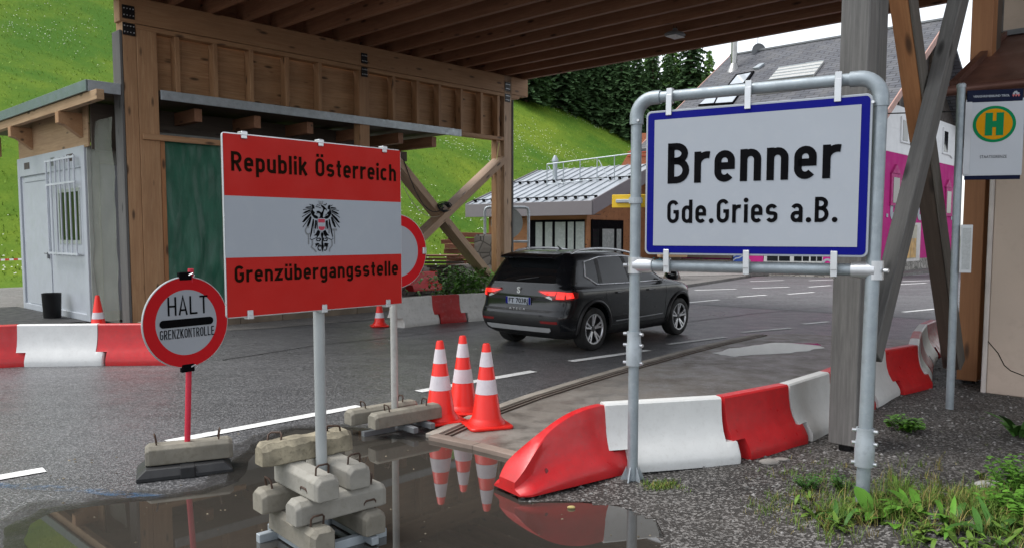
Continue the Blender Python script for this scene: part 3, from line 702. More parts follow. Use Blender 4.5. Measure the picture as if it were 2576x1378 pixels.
# cloudy plastic sheet between container and post
ps = MB(); nx, nz = 24, 40
for i in range(nx + 1):
    for j in range(nz + 1):
        u = i / nx; v = j / nz; ps.v.append((-.36 + .05 * mnoise.noise(V((u * 3, v * 5, 5))) + .02 * mnoise.noise(V((u * 9, v * 9, 1))), .37 + u * (C0 - .40), .05 + v * 3.9))
for i in range(nx):
    for j in range(nz): ps.f.append((i*(nz+1)+j, (i+1)*(nz+1)+j, (i+1)*(nz+1)+j+1, i*(nz+1)+j+1)); ps.m.append(0)
tag(ps.build('plastic_sheet', SHEET, None, ROT, smooth=180), 'cloudy plastic sheet stretched between the white container and the corner post', 'plastic sheet')

# ================================================================== LETTERING (drawn strokes)
def arc(cx, cy, rx, ry, a0, a1, n=10): return [(cx + rx * math.cos(R(a0 + (a1 - a0) * i / n)), cy + ry * math.sin(R(a0 + (a1 - a0) * i / n))) for i in range(n + 1)]
def glyph(ch, t, w=.50, cw=.56, xh=.74):
    """strokes of one letter (cap height 1), advance width"""
    h = t / 2; up = ch.upper() == ch and ch.isalpha()
    W = cw if up else w
    L = h; Rr = W - h; B = h; T = 1 - h; X = xh - h; r = (Rr - L) / 2; m = (L + Rr) / 2
    def stad(L, Rr, B, T, r): return arc((L+Rr)/2, T - r, r, r, 0, 180) + arc((L+Rr)/2, B + r, r, r, 180, 360) + [(Rr, T - r)]
    if ch == 'R': return [[(L, 0), (L, T), (Rr - .21, T)] + arc(Rr - .21, T - .23, .21, .23, 90, -90) + [(L, T - .46)], [(m - .02, T - .46), (Rr + .01, 0)]], W
    if ch == 'B': return [[(L, T), (L, B), (Rr - .24, B)] + arc(Rr - .24, B + .235, .24, .235, -90, 90) + [(L, B + .47), (Rr - .25, B + .47)] + arc(Rr - .25, (B + .47 + T)/2, .215, (T - B - .47)/2, -90, 90) + [(L - h, T)]], W
    if ch == 'e': return [[(L, X * .5 + h * .55), (Rr, X * .5 + h * .55), (Rr, X - r)] + arc(m, X - r, r, r, 0, 180) + arc(m, B + r, r, r, 180, 325)], W
    if ch in 'pb': 
        o = [stad(L, Rr, B, X, r)]; o.append([(L, -.26), (L, xh)] if ch == 'p' else [(L, 0), (L, 1)]); return o, W
    if ch == 'd': return [stad(L, Rr, B, X, r), [(Rr, 0), (Rr, 1)]], W
    if ch in 'uü':
        o = [[(L, xh), (L, B + r)] + arc(m, B + r, r, r, 180, 360), [(Rr, 0), (Rr, xh)]]
        if ch == 'ü': o += [[(L + .04, .86), (L + .04, .86 + t)], [(Rr - .04, .86), (Rr - .04, .86 + t)]]
        return o, W
    if ch == 'l': return [[(h, 0), (h, 1)]], t
    if ch == 'i': return [[(h, 0), (h, xh)], ('dot', h, .93, t * .62)], t
    if ch == 'k': return [[(L, 0), (L, 1)], [(Rr + .01, xh), (L + .01, .27)], [(L + .14, .40), (Rr + .03, 0)]], W
    if ch in 'OÖ':
        o = [stad(L, Rr, B, T, r)]
        if ch == 'Ö': o += [[(L + .06, 1.08), (L + .06, 1.08 + t)], [(Rr - .06, 1.08), (Rr - .06, 1.08 + t)]]
        return o, W
    if ch in 'sS':
        TT = X if ch == 's' else T; q = (TT - B) / 4; mm = (TT + B) / 2
        return [arc(m, TT - q, r, q, 25, 180, 9) + arc(m - r + min(r, .16), mm + q * .45, min(r, .16), q * .45, 180, 245, 4) + arc(Rr - min(r, .16), mm - q * .45, min(r, .16), q * .45, 65, 0, 4) + arc(m, B + q, r, q, 0, -155, 9)], W
    if ch == 't': return [[(.17, .95), (.17, B + .13)] + arc(.30, B + .13, .13, .13, 180, 265, 5), [(.02, X), (.33, X)]], .34
    if ch == 'r': return [[(L, 0), (L, xh)], arc(L + .24, X - .22, .24, .22, 180, 75, 8)], .38
    if ch == 'c': return [arc(m, X - r, r, r, 35, 180) + arc(m, B + r, r, r, 180, 325)], W
    if ch in 'nh': return [[(L, 0), (L, xh if ch == 'n' else 1)], arc(m, X - r, r, r, 180, 0) + [(Rr, 0)]], W
    if ch == 'G': return [arc(m, T - r, r, r, 25, 180) + arc(m, B + r, r, r, 180, 360) + [(Rr, .49), (m + .02, .49)]], W
    if ch == 'z': return [[(0, X), (Rr, X), (L, B), (W, B)]], W
    if ch == 'Z': return [[(0, T), (Rr, T), (L, B), (W, B)]], W
    if ch == 'g': return [stad(L, Rr, B, X, r), [(Rr, xh), (Rr, -.28 + r)] + arc(m, -.28 + r + h, r, r, 0, -150)], W
    if ch == 'a': return [arc(m, X - r * .95, r, r * .95, 155, 0, 9) + [(Rr, 0)], [(Rr, X * .56), (m, X * .56)] + arc(m - .03, (B + X * .56) / 2, r - .03, (X * .56 - B) / 2, 90, 270, 9) + arc(m, B + .18, Rr - m, .18, 270, 360, 5)], W
    if ch == 'H': return [[(L, 0), (L, 1)], [(Rr, 0), (Rr, 1)], [(L, .5), (Rr, .5)]], W
    if ch == 'A': return [[(h * .6, 0), (m, 1), (W - h * .6, 0)], [(L + .07, .27), (Rr - .07, .27)]], W
    if ch == 'L': return [[(L, 1), (L, B), (W - .04, B)]], W - .04
    if ch == 'T': return [[(0, T), (W, T)], [(m, T), (m, 0)]], W
    if ch == 'E': return [[(W - .02, B), (L, B), (L, T), (W - .02, T)], [(L, .5), (W - .08, .5)]], W
    if ch == 'N': return [[(L, 0), (L, 1), (Rr, 0), (Rr, 1)]], W
    if ch == 'K': return [[(L, 0), (L, 1)], [(Rr, 1), (L, .40)], [(L + .15, .55), (Rr + .02, 0)]], W
    if ch == 'D': return [[(L, B), (L, T), (Rr - .27, T)] + arc(Rr - .27, T - .27, .27, .27, 90, 0) + arc(Rr - .27, B + .27, .27, .27, 0, -90) + [(L - h, B)]], W
    if ch == '.': return [('dot', t * .62, t * .6, t * .66)], t * 1.25
    if ch == ' ': return [], .26
    return [], .3
def ribbon(mb, pts, t, z):
    P = [V((p[0], p[1])) for p in pts]; Q = [P[0]]
    for p in P[1:]:
        if (p - Q[-1]).length > 1e-4: Q.append(p)
    n = len(Q); vs = []
    closed = (Q[0] - Q[-1]).length < 1e-3
    for i in range(n):
        a = Q[i] - Q[i-1] if i else (Q[-1] - Q[-2] if closed else Q[1] - Q[0]); b = Q[i+1] - Q[i] if i < n-1 else (Q[1] - Q[0] if closed else Q[i] - Q[i-1])
        a = a.normalized(); b = b.normalized(); na = V((-a.y, a.x)); nb = V((-b.y, b.x)); mm = na + nb
        if mm.length < .3: mm = na
        mm.normalize(); k = min(t / 2 / max(.35, mm.dot(na)), t * 1.1)
        vs += [(Q[i].x + mm.x * k, Q[i].y + mm.y * k, z), (Q[i].x - mm.x * k, Q[i].y - mm.y * k, z)]
    mb.add(vs, [(2*i, 2*i+1, 2*i+3, 2*i+2) for i in range(n - 1)])
def lettering(text, x0, x1, y, hgt, t=.14, z=.002, gap=.13, only=None, **kw):
    """text set between x0 and x1 on baseline y; hgt = cap height"""
    gl = [glyph(c, t, **kw) for c in text]; tot = sum(g[1] for g in gl) + gap * (len(gl) - 1)
    sx = (x1 - x0) / tot; mb = MB(); x = 0; zz = z
    words = 0
    for ch_, (st, adv) in zip(text, gl):
        if ch_ == ' ': words += 1
        if only is not None and words != only: x += adv + gap; continue
        for s in st:
            zz += .00004
            if s[0] == 'dot': mb.add([(x0 + (x + s[1]) * sx + s[3] * hgt * math.cos(a * .449) * min(1, sx / hgt * 1.15), y + (s[2] + 0) * hgt + s[3] * hgt * math.sin(a * .449), zz) for a in range(14)], [tuple(range(14))])
            else:
                tt = MB(); ribbon(tt, [((x + p[0]) * sx, p[1] * hgt) for p in s], t * (hgt * .45 + sx * .55), 0)
                mb.add([(v[0] + x0, v[1] + y, zz) for v in tt.v], tt.f)
        x += adv + gap
    return mb
def font_text(body, size, sx, mat, parent, M, name='lettering', bold=0, align='LEFT', width=None):
    c = bpy.data.curves.new('lettering', 'FONT'); c.body = body; c.size = size; c.offset = bold; c.align_x = align; c.resolution_u = 3
    o = bpy.data.objects.new('lettering', c); col.objects.link(o); dg = bpy.context.evaluated_depsgraph_get(); dg.update()
    me = bpy.data.meshes.new_from_object(o.evaluated_get(dg)); bpy.data.objects.remove(o); bpy.data.curves.remove(c)
    xs = [v.co.x for v in me.vertices]
    if width: sx = width / (max(xs) - min(xs))
    for v in me.vertices: v.co.x *= sx
    me.materials.clear(); me.materials.append(mat)
    return link(name, me, parent, M)
def rrect(w, h, r, n=6):
    return arc(w - r, r, r, r, -90, 0, n) + arc(w - r, h - r, r, r, 0, 90, n) + arc(r, h - r, r, r, 90, 180, n) + arc(r, r, r, r, 180, 270, n)
def circle(r, n=48, sx=1): return [(r * math.cos(6.28319 * i / n) * sx, r * math.sin(6.28319 * i / n)) for i in range(n)]
def disc(mb, r, z, n=56): return mb.add([(x, y, z) for x, y in circle(r, n)], [tuple(range(n))])
def ring(mb, r0, r1, z, n=56):
    return mb.add([(x, y, z) for x, y in circle(r0, n)] + [(x, y, z) for x, y in circle(r1, n)], [(i, (i+1) % n, n+(i+1) % n, n+i) for i in range(n)])

# ================================================================== RED BORDER SIGN
pole = V((-1.09, 4.42, 0))
sgn = thing('border_sign', 'large red and white border crossing sign with black eagle on a grey pole', 'sign', pole)
SM = WM[sgn]
MB().tube([pole + V((0, 0, .14)), pole + V((0, 0, 2.2))], .032, 16).build('pole', paint('dull_grey_pole', (.36, .385, .385), .55, .1, .2, bump=.05), sgn, Matrix.Identity(4), smooth=40)
sd = V((math.sin(R(42.0)), math.cos(R(42.0)), 0)); sn = V((sd.y, -sd.x, 0)); base = pole + sn * .055
def onplane(px, py, o, nrm):
    r = ray(px, py); k = (o - V((0, 0, H))).dot(nrm) / r.dot(nrm); return V((0, 0, H)) + r * k
tl = onplane(557, 333, base, sn); bl = onplane(569, 803, base, sn); tr = onplane(1006, 376, base, sn); br = onplane(1014, 763, base, sn)
x0 = ((tl - base).dot(sd) + (bl - base).dot(sd)) / 2; x1 = ((tr - base).dot(sd) + (br - base).dot(sd)) / 2
z0 = (bl.z + br.z) / 2; z1 = (tl.z + tr.z) / 2; SW, SH = x1 - x0, z1 - z0
FM = frame(base + sd * x0 + Z * z0, sd)
pl = MB().prism(rrect(SW, SH, .02), -.012, 0).build('panel', ALU, sgn, FM, bevel=.003)
def flat(name, x0, x1, y0, y1, z, mat, parent, M): return MB().add([(x0, y0, z), (x1, y0, z), (x1, y1, z), (x0, y1, z)], [(0, 1, 2, 3)]).build(name, mat, parent, M)
band_b = (bl.z - onplane(569, 649, base, sn).z) * -1; zb1 = onplane(568, 649, base, sn).z - z0; zb2 = onplane(566, 492, base, sn).z - z0
flat('lower_band', .006, SW - .006, .006, zb1, .002, REDS, sgn, FM); flat('upper_band', .006, SW - .006, zb2, SH - .006, .002, REDS, sgn, FM); flat('white_band', .006, SW - .006, zb1, zb2, .0025, WHITES, sgn, FM)
def sx_(px, py): p = onplane(px, py, base, sn); return (p - base).dot(sd) - x0, p.z - z0
l0 = sx_(581, 428); l1 = sx_(995, 454); hh = sx_(581, 378)[1] - sx_(583, 430)[1]
for w_i in (0, 1): lettering('Republik Österreich', l0[0], l1[0], (l0[1] + l1[1]) / 2 - .005, hh * .95, .165, .004, .13, only=w_i).build('lettering', INK, sgn, FM)
l0 = sx_(590, 712); l1 = sx_(1000, 691); hh = sx_(592, 671)[1] - sx_(592, 714)[1]
lettering('Grenzübergangsstelle', l0[0], l1[0], (l0[1] + l1[1]) / 2 + .002, hh * .97, .165, .004, .13).build('lettering', INK, sgn, FM)
for px, top in ((612, 1), (805, 1), (965, 1), (628, 0), (815, 0), (975, 0)):
    x = sx_(px, 340 if top else 780)[0]; y = SH if top else 0
    MB().box(x - .016, x + .016, y - (.026 if top else -.004), y + (.012 if top else .036) - (.0 if top else 0), .001, .012).box(x - .018, x + .018, y - .010, y + .010, -.03, .014).build('clip', ALU, sgn, FM, bevel=.003)
for y in (SH - .02, .02, SH * .5): MB().box(.10, SW - .10, y - .016, y + .016, -.042, -.013).build('rail', GALV, sgn, FM, bevel=.003)
# the eagle
cx_, cy_ = sx_(808, 570); kx, ky = .245 / 860, .285 / 1150
E = lambda P: [((x - 650) * kx + cx_, (725 - y) * ky + cy_) for x, y in P]
mir = lambda P: [(1295 - x, y) for x, y in P]
eg = MB(); zc_ = [.0040]
def ep(P, both=False):
    for q in ((P, mir(P)) if both else (P,)):
        zc_[0] += .00003; eg.add([(x, y, zc_[0]) for x, y in E(q)], [tuple(range(len(q)))])
def es(P, w, both=False):
    for q in ((P, mir(P)) if both else (P,)): zc_[0] += .00003; ribbon(eg, E(q), w * kx, zc_[0])
ep([(435, 235), (490, 262), (500, 335), (455, 345), (470, 385), (505, 415), (490, 470), (545, 492), (585, 522), (555, 562), (490, 545), (440, 490), (410, 430), (420, 380), (440, 310)], True)
for f in ([(380, 235), (440, 262), (445, 275), (395, 262)], [(425, 288), (432, 312), (330, 328), (285, 320), (320, 298)], [(410, 350), (412, 382), (300, 442), (225, 450), (290, 398)], [(405, 430), (416, 470), (310, 590), (255, 640), (210, 636), (290, 530)],
          [(402, 512), (430, 522), (400, 640), (350, 742), (308, 748), (340, 640)], [(455, 560), (482, 572), (450, 750), (430, 865), (390, 992), (385, 940), (412, 780)], [(502, 590), (540, 592), (536, 700), (520, 800), (495, 760)],
          [(562, 800), (618, 842), (590, 930), (540, 962), (530, 930), (465, 932), (512, 890)], [(490, 1112), (560, 1090), (602, 1112), (540, 1150), (500, 1192), (508, 1145)], [(590, 960), (640, 1010), (600, 1060), (530, 1050), (530, 1010), (560, 1040), (600, 1030)]): ep(f, True)
for f in ([(430, 330), (240, 366)], [(408, 400), (215, 522)], [(410, 500), (225, 748)], [(560, 960), (430, 1020), (380, 1000)], [(470, 580), (478, 880)], [(548, 600), (552, 780)]): es(f, 13, True)
ep([(640, 240), (700, 270), (770, 332), (778, 385), (742, 342), (722, 352), (702, 400), (692, 450), (682, 520), (742, 548), (560, 548), (602, 530), (622, 482), (612, 440), (570, 430), (540, 400), (562, 380), (602, 386), (650, 420), (682, 372), (690, 322), (650, 285)])
es([(700, 240), (750, 250), (772, 210)], 16); es([(520, 290), (590, 300), (640, 320)], 12); es([(540, 270), (560, 250), (620, 262)], 10); es([(735, 480), (780, 450), (800, 400)], 14); es([(540, 450), (560, 420), (540, 395)], 14)
ep([(655, 842), (690, 900), (668, 1000), (690, 1200), (660, 1300), (632, 1200), (648, 1000), (622, 900)])
es(arc(600, 1200, 45, 60, 60, 300), 20); es(arc(715, 1200, 45, 60, 120, -120), 20); es(arc(560, 1020, 35, 30, 90, 330), 14); es(arc(745, 1020, 35, 30, 90, -150), 14); es(arc(600, 1110, 70, 60, 20, 120), 16); es(arc(705, 1110, 70, 60, 160, 60), 16)
eg.build('eagle_emblem', BLACK, sgn, FM)
gg = MB()
def gs(P, w): zc_[0] += .00003; ribbon(gg, E(P), w * kx, zc_[0])
gs([(595, 158), (606, 225), (676, 225), (686, 158)], 16); gs([(640, 165), (640, 220)], 18); gs(arc(345, 820, 60, 78, 40, 290), 24); gs([(350, 890), (350, 1120)], 22); gs([(945, 820), (945, 1120)], 18); gs([(895, 795), (1005, 795)], 42)
gs([(430, 1020), (440, 1110), (410, 1180), (470, 1230), (520, 1290)], 22); gs([(880, 1030), (885, 1150), (830, 1220), (820, 1290)], 22)
tag(gg.build('emblem_tools', paint('emblem_grey', (.17, .18, .19), .5), sgn, FM), kind='stuff')
sh = lambda a, b, c: arc(648, b - 80, a, 80, 180, 360, 12)
W_ = MB(); W_.add([(x, y, .0052) for x, y in E([(560, 545), (737, 545)] + [(x, 745 + (745 - y)) if False else (x, y) for x, y in arc(648.5, 745, 88.5, 82, 0, 180, 14)])], [tuple(range(17))]); W_.build('emblem_shield', WHITES, sgn, FM)
W_ = MB(); W_.add([(x, y, .0056) for x, y in E([(572, 562), (722, 562), (722, 642), (572, 642)])], [(0, 1, 2, 3)]); W_.add([(x, y, .0056) for x, y in E([(575, 728)] + [(722, 728)] + arc(648.5, 745, 73, 68, 0, 180, 12))], [tuple(range(15))]); W_.build('shield_red', paint('shield_red_paint', (.42, .015, .05), .45), sgn, FM)

# ================================================================== CONCRETE BALLAST BLOCKS
def block_mesh(L, w, h, rough=0.0, seed=1):
    c = .028; m = MB()
    def sec(x, k): return [(x, -w/2 + k, 0), (x, -w/2, .006), (x, -w/2, h - c), (x, -w/2 + c, h), (x, w/2 - c, h), (x, w/2, h - c), (x, w/2, .006), (x, w/2 - k, 0)]
    n = 14 if rough else 5; rr = random.Random(seed); rings = []
    xs = [-L/2, -L/2 + c] + [-L/2 + c + (L - 2*c) * i / n for i in range(1, n)] + [L/2 - c, L/2]
    for i, x in enumerate(xs):
        e = i in (0, len(xs) - 1); rg = []
        for (a, b, z) in sec(x, .006):
            if e: b *= .86; z = .012 + (z - .012) * .84 if z > .02 else z
            if rough: 
                q = V((x * 22 + seed, b * 25, z * 25)); b += rough * mnoise.noise(q); z += rough * mnoise.noise(q + V((5, 5, 5))) * (1 if z > .02 else 0)
                if e: b *= .85
            rg.append((a, b, z))
        rings.append(rg)
    return m.loft(rings)
def hndl(x, w=.075, lean=.015, h=.055, tilt=0):
    M = Matrix.Translation((x, 0, 0)) @ Matrix.Rotation(tilt, 4, 'Z')
    p = [(0, -w/2, -.02), (lean * .6, -w/2, h * .75), (lean, -w/2 + .012, h), (lean, w/2 - .012, h), (lean * .6, w/2, h * .75), (0, w/2, -.02)]
    return MB().tube([M @ V(q) for q in p], .0058, 6)
def block(label, c, z, az, L=.60, w=.145, h=.13, mat=None, rough=0, group='concrete ballast blocks under the signs', seed=1, hl=(-.19, .19), lean=.015, tilt=0, hh=.055):
    o = thing('ballast_block', label, 'concrete block', (c[0], c[1], z), math.pi/2 - az, group); M = WM[o]
    if rough: block_mesh(L, w, h, rough, seed).build('body', mat, o, M, smooth=30)
    else: block_mesh(L, w, h, rough, seed).build('body', mat or CONC, o, M, bevel=.005)
    for i, x in enumerate(hl): hndl(x, lean=lean * (1 if i else -1), tilt=tilt, h=hh).build('handle', REBAR, o, M @ Matrix.Translation((0, 0, h)), smooth=50)
    return o
A1 = R(48.5); e1 = V((math.sin(A1), math.cos(A1), 0)); e2 = V((e1.y, -e1.x, 0)); A2 = A1 + math.pi / 2      # e2 towards the lower right
st0 = pole + V((.0, -.02, 0)); hB = .128; zf = .07
fr_ = thing('sign_stand', 'galvanised steel cross stand under the stack of concrete blocks', 'stand', st0)
SMx = Matrix.Identity(4)
f_ = MB()
for d, o_ in ((e1, .19), (e1, -.19), (e2, .17), (e2, -.17)):
    q = e2 if d == e1 else e1; f_.cur = 0; f_.beam(st0 + q * o_ - d * .30 + Z * (.036 if d == e1 else .042), st0 + q * o_ + d * .30 + Z * (.036 if d == e1 else .042), .045, .05 if d == e1 else .045)
f_.build('stand_frame', GALV, fr_, SMx, bevel=.003)
MB().tube([st0 + V((0, .02, .01)), st0 + V((0, .02, .13))], .04, 12).build('socket', GALV, fr_, SMx)
block('mossy concrete block at the bottom front of the stack, its end facing us', st0 - e1 * .155 + e2 * .05, zf, A2, mat=CONC, rough=.006, seed=4, L=.56)
block('concrete block at the bottom right of the stack with a rusty loop', st0 + e1 * .185 + e2 * .02, zf, A2, mat=CONC, L=.53)
block('long pale concrete block in the second layer of the stack, front side', st0 + e2 * .15 + e1 * .02, zf + hB + .004, A1, mat=CONC2, L=.56)
block('brown concrete block in the second layer of the stack, back side', st0 - e2 * .15 - e1 * .05, zf + hB + .004, A1, mat=CONC, L=.53)
block('pale concrete block in the third layer, left of the grey pole', st0 - e1 * .11 + e2 * .03, zf + 2 * (hB + .004), A2, mat=CONC2, L=.53)
block('pale concrete block in the third layer, right of the grey pole', st0 + e1 * .125 - e2 * .04, zf + 2 * (hB + .004), A2, mat=CONC2, L=.53)
block('rough pitted concrete block lying on top of the stack', st0 - e2 * .15 - e1 * .02, zf + 3 * (hB + .004), A1, mat=CONC3, rough=.016, seed=7, L=.56, h=.125, lean=-.05, tilt=.9, hh=.035)

# second stand with a round sign behind the big red sign
p2 = V((-1.045, 6.92, 0))
r2 = thing('round_sign', 'round red ringed sign half hidden behind the big red border sign', 'sign', p2)
MB().tube([p2 + Z * .02, p2 + Z * 1.75], .031, 14).build('pole', paint('stained_grey_pole', (.40, .40, .38), .55, .12, .2, ((.22, .22, .18), .5), 5), r2, SMx, smooth=40)
def round_sign(parent, c, az, rad, rim=.012, ringw=.22, holes=False):
    d = V((math.sin(az), math.cos(az), 0)); M = frame(c, d)
    MB().prism(circle(rad, 56), -.016, 0).build('sign_plate', ALU, parent, M, bevel=.004, smooth=40)
    m = MB(); ring(m, rad * .975, rad * (1 - ringw * 1.35), .002); m.build('red_ring', paint('ring_red', (.50, .009, .014), .5, .04, Specular_IOR_Level=.15), parent, M)
    m = MB(); disc(m, rad * (1 - ringw * 1.35) + .001, .0015); m.build('white_face', WHITES, parent, M)
    return M
c2 = onplane(993, 632, p2, V((1, 0, 0)).cross(Z) * -1)
n2 = V((D1.y, -D1.x, 0)); c2 = V((p2.x, p2.y, c2.z)) + n2 * .05
M2 = round_sign(r2, c2, R(47), .325)
MB().box(.275, .315, -.03, .03, -.02, .02).build('edge_clip', ALU, r2, M2, bevel=.006)
block('concrete block behind the grey pole of the round sign', p2 - e2 * .13 - e1 * .05, .10, A1, mat=CONC, L=.70, group='concrete blocks on the round sign stand')
block('concrete block in front of the grey pole of the round sign', p2 + e2 * .13 + e1 * .03, .10, A1, mat=CONC, L=.70, group='concrete blocks on the round sign stand')
f_ = MB(); f_.beam(p2 - e2 * .33 + Z * .07, p2 + e2 * .33 + Z * .07, .05, .05).beam(p2 - e1 * .33 + Z * .03, p2 + e1 * .33 + Z * .03, .05, .05).beam(p2 - e2 * .3 + e1 * .2 + Z * .07, p2 + e2 * .3 + e1 * .2 + Z * .07, .05, .05)
tag(f_.build('sign_stand', GREY_D, bevel=.003), 'dark steel cross stand under the round sign, wet at the puddle edge', 'stand')

# ================================================================== HALT PADDLE
hp = G(470, 1150, .10)
hs = thing('stop_paddle', 'round HALT border control sign on a red stick', 'sign', hp)
ph = V((hp.x, hp.y, 0)); topz = AT(480, 676, hp.y).z
lean = V((.012, 0, 0))
MB().tube([ph + Z * .06, V((AT(480, 676, hp.y).x, hp.y, topz))], .021, 12).build('stick', paint('pink_red_stick', (.56, .02, .05), .45, .06), hs, SMx, smooth=40)
ch = AT(470, 810, hp.y - .05); ch.y = hp.y - .05
MH = round_sign(hs, ch, R(38), 116 * ch.y / F, ringw=.215)
rad = 116 * ch.y / F
lettering('HALT', -.43 * rad, .50 * rad, .17 * rad, .40 * rad, .11, .004, .16).build('lettering', BLACK, hs, MH)
lettering('GRENZKONTROLLE', -.62 * rad, .64 * rad, -.33 * rad, .205 * rad, .13, .004, .17).build('lettering', BLACK, hs, MH)
bp = [(x + .0, y - .0) for x, y in (arc(.54 * rad, .0, .085 * rad, .085 * rad, -90, 90) + arc(-.54 * rad, .0, .085 * rad, .085 * rad, 90, 270))]
MB().add([(x, y, .004) for x, y in bp], [tuple(range(len(bp)))]).build('black_bar', BLACK, hs, MH)
for y, in ((rad * 1.0,), (-rad * 1.0,)):
    k = MB().box(-.05, .05, y - .03, y + .03, -.03, .006).build('clamp', BLACK, hs, MH, bevel=.006); MB().tube([(.02, y + .005, .008), (.05, y + .02, .014), (.062, y + .005, .014), (.05, y - .008, .012)], .005, 6).build('clamp_lever', ALU, hs, MH)
AH = R(66); eh = V((math.sin(AH), math.cos(AH), 0))
block('concrete block weighing down the foot of the round HALT sign', ph - V((eh.y, -eh.x, 0)) * .0 + eh * .02, .085, AH, mat=CONC, L=.60, w=.17, h=.14, hh=.07, hl=(-.22, .20))
rb = thing('rubber_foot', 'black rubber base plate under the concrete block of the HALT sign', 'base', ph, math.pi/2 - AH)
MB().loft([[(-.34*k + o, -.19*k, z), (.31*k + o, -.19*k, z), (.31*k + o, .19*k, z), (-.34*k + o, .19*k, z)] for k, z, o in ((1, 0, 0), (1, .03, 0), (.82, .08, 0))]).build('base_plate', RUBBER, rb, WM[rb], bevel=.006)
MB().box(-.05, .05, -.20, .20, .0, .083).build('rib', RUBBER, rb, WM[rb], bevel=.005)

# ================================================================== TRAFFIC CONES
def cone(H_=.75, rb_=.135, rt=.032, big=True):
    o = thing('traffic_cone', 'x', 'traffic cone', (0, 0, -50)); M = WM[o]
    b = .20 if big else .17
    MB().prism([(x - b, y - b) for x, y in rrect(2 * b, 2 * b, .05, 4)], .0, .028).build('base', CONE_R, o, M, bevel=.008)
    at = lambda z: rb_ + (rt - rb_) * (z - .07) / (H_ - .07)
    c = MB().lathe([(rb_ + .035, .026), (rb_ + .028, .05), (rb_ + .006, .075), (at(.09), .09), (at(H_ - .012), H_ - .012), (rt * .8, H_), (rt * .55, H_), (rt * .5, H_ - .1)], 28).build('body', CONE_R, o, M, smooth=35)
    for z0, z1 in (((.30, .43), (.545, .675)) if big else ((.24, .38),)):
        z0 *= H_ / .75; z1 *= H_ / .75
        MB().lathe([(at(z0) + .0015, z0), (at(z1) + .0015, z1)], 28, cap=False).build('reflective_band', CONE_W, o, M, smooth=35)
    return o
cone0 = cone(); cone1 = cone(.52, .105, .028, False)
GC = 'red and white traffic cones'
for px, py, z, a, lab in ((1108, 1058, 0.03, .5, 'left cone of the three tall cones at the slab corner'), (1165, 1036, .03, .2, 'rearmost cone of the three tall cones at the slab corner'), (1224, 1070, .03, .35, 'right cone of the three tall cones, its square base turned towards us')):
    dup(cone0, G(px, py, z), a, lab, GC)
dup(cone1, G(955, 820, .01), .3, 'short cone standing on the road behind the pole of the red border sign', GC)
dup(cone1, G(248, 828, .0) + V((0, .0, 0)), .1, 'lone cone behind the white barrier in front of the container', GC, 1.22)
for c in (cone0, cone1):
    for k in list(c.children): bpy.data.objects.remove(k)
    bpy.data.objects.remove(c)

# ================================================================== BARRIERS
UP = [(.0, .55), (.038, .55), (.052, .535), (.058, .44), (.070, .35), (.092, .27), (.125, .205), (.138, .185)]
LO = [(.138, .185), (.168, .13), (.190, .085), (.196, .05), (.192, .0)]
def section(x, pts, k=1.0, zc=0): return [(x, y, z) for y, z in pts] + [(x, -y, z) for y, z in reversed(pts) if y > 0]
def barrier(name, a, b, mat, label, group, top=True, rev=False, zs=1.0):
    """unit from a to b (points below the top edge); foot is shifted by .1 towards b"""
    a = V(a); b = V(b); d = (b - a); L = d.length; d.normalize(); a = V((a.x, a.y, a.z))
    if rev: a, d = b, -d
    M = Matrix(((d.x, -d.y, 0, a.x), (d.y, d.x, 0, a.y), (0, 0, 1, a.z), (0, 0, 0, 1)))
    m = MB(); g = .006; nu = len(UP); rings = []
    full = UP + LO[1:]
    def rg(x, mode, k=1.0):
        pts = []
        for i, (y, z) in enumerate(full):
            if mode < 0 and i >= nu: y, z = .138 - .030 * (i - nu + 1), .1851
            if mode > 0 and i < nu - 1: y, z = .138 * i / (nu - 1), .1849
            pts.append((x, y * k, z if k == 1 else .02 + (z - .02) * (k + .03)))
        return pts + [(x, -y, z) for (x, y, z) in reversed(pts) if y > 1e-6]
    rings = [rg(g, -1), rg(.146, -1), rg(.148, 0), rg(.18, 0), *[rg(.18 + (L - .24) * i_ / 8, 0) for i_ in range(1, 9)], rg(L - g - .001, 0), rg(L - g, 1), rg(L + .06, 1), rg(L + .085, 1, .96), rg(L + .10, 1, .86)]
    m.loft(rings)
    m.v = [(x, y, z * zs) for x, y, z in m.v]
    o = m.build(name, mat, None, M, bevel=.006, seg=2, smooth=32)
    return tag(o, label, 'barrier', group)
def top(px, py, z=.525): p = G(px, py, z); return V((p.x, p.y, 0))
GR = 'plastic road barriers in the right hand row'
tp = [top(*p) for p in ((1514, 1014), (1808, 997), (1971, 966), (2073, 935))]
e_ = top(2215, 881); tp += [tp[-1].lerp(e_, .5), e_, top(2298, 867), top(2302, 851), top(2308, 833), top(2322, 815), top(2348, 804)]
names = [('white', WHITEP, 'clean white barrier beside the red nose piece, in front of the slab'), ('red', REDP, 'red barrier between the two white barriers left of the grey post'), ('white', WHITEP, 'white barrier partly hidden by the left side of the grey timber post'),
         ('red', REDP, 'red barrier almost hidden behind the grey timber post'), ('white', WHITEP, 'white barrier just right of the grey timber post, mostly hidden'), ('dark', REDP, 'dark red barrier between the sign pole and the bus stop pole'),
         ('white', WHITEP, 'end-on white barrier directly behind the dark red barrier'), ('pink', PINKP, 'faded pinkish barrier wedged between two end-on white barriers'), ('white', WHITEP, 'farther end-on white barrier, last but one of the curved row'), ('red', REDP, 'bright red barrier closing the far end of the curved row')]
for i, (c, mt, lab) in enumerate(names):
    a, b = tp[i], tp[i+1]; zz = .05
    barrier('road_barrier', a + Z * zz, b + Z * zz, mt, lab, GR, zs=.875)
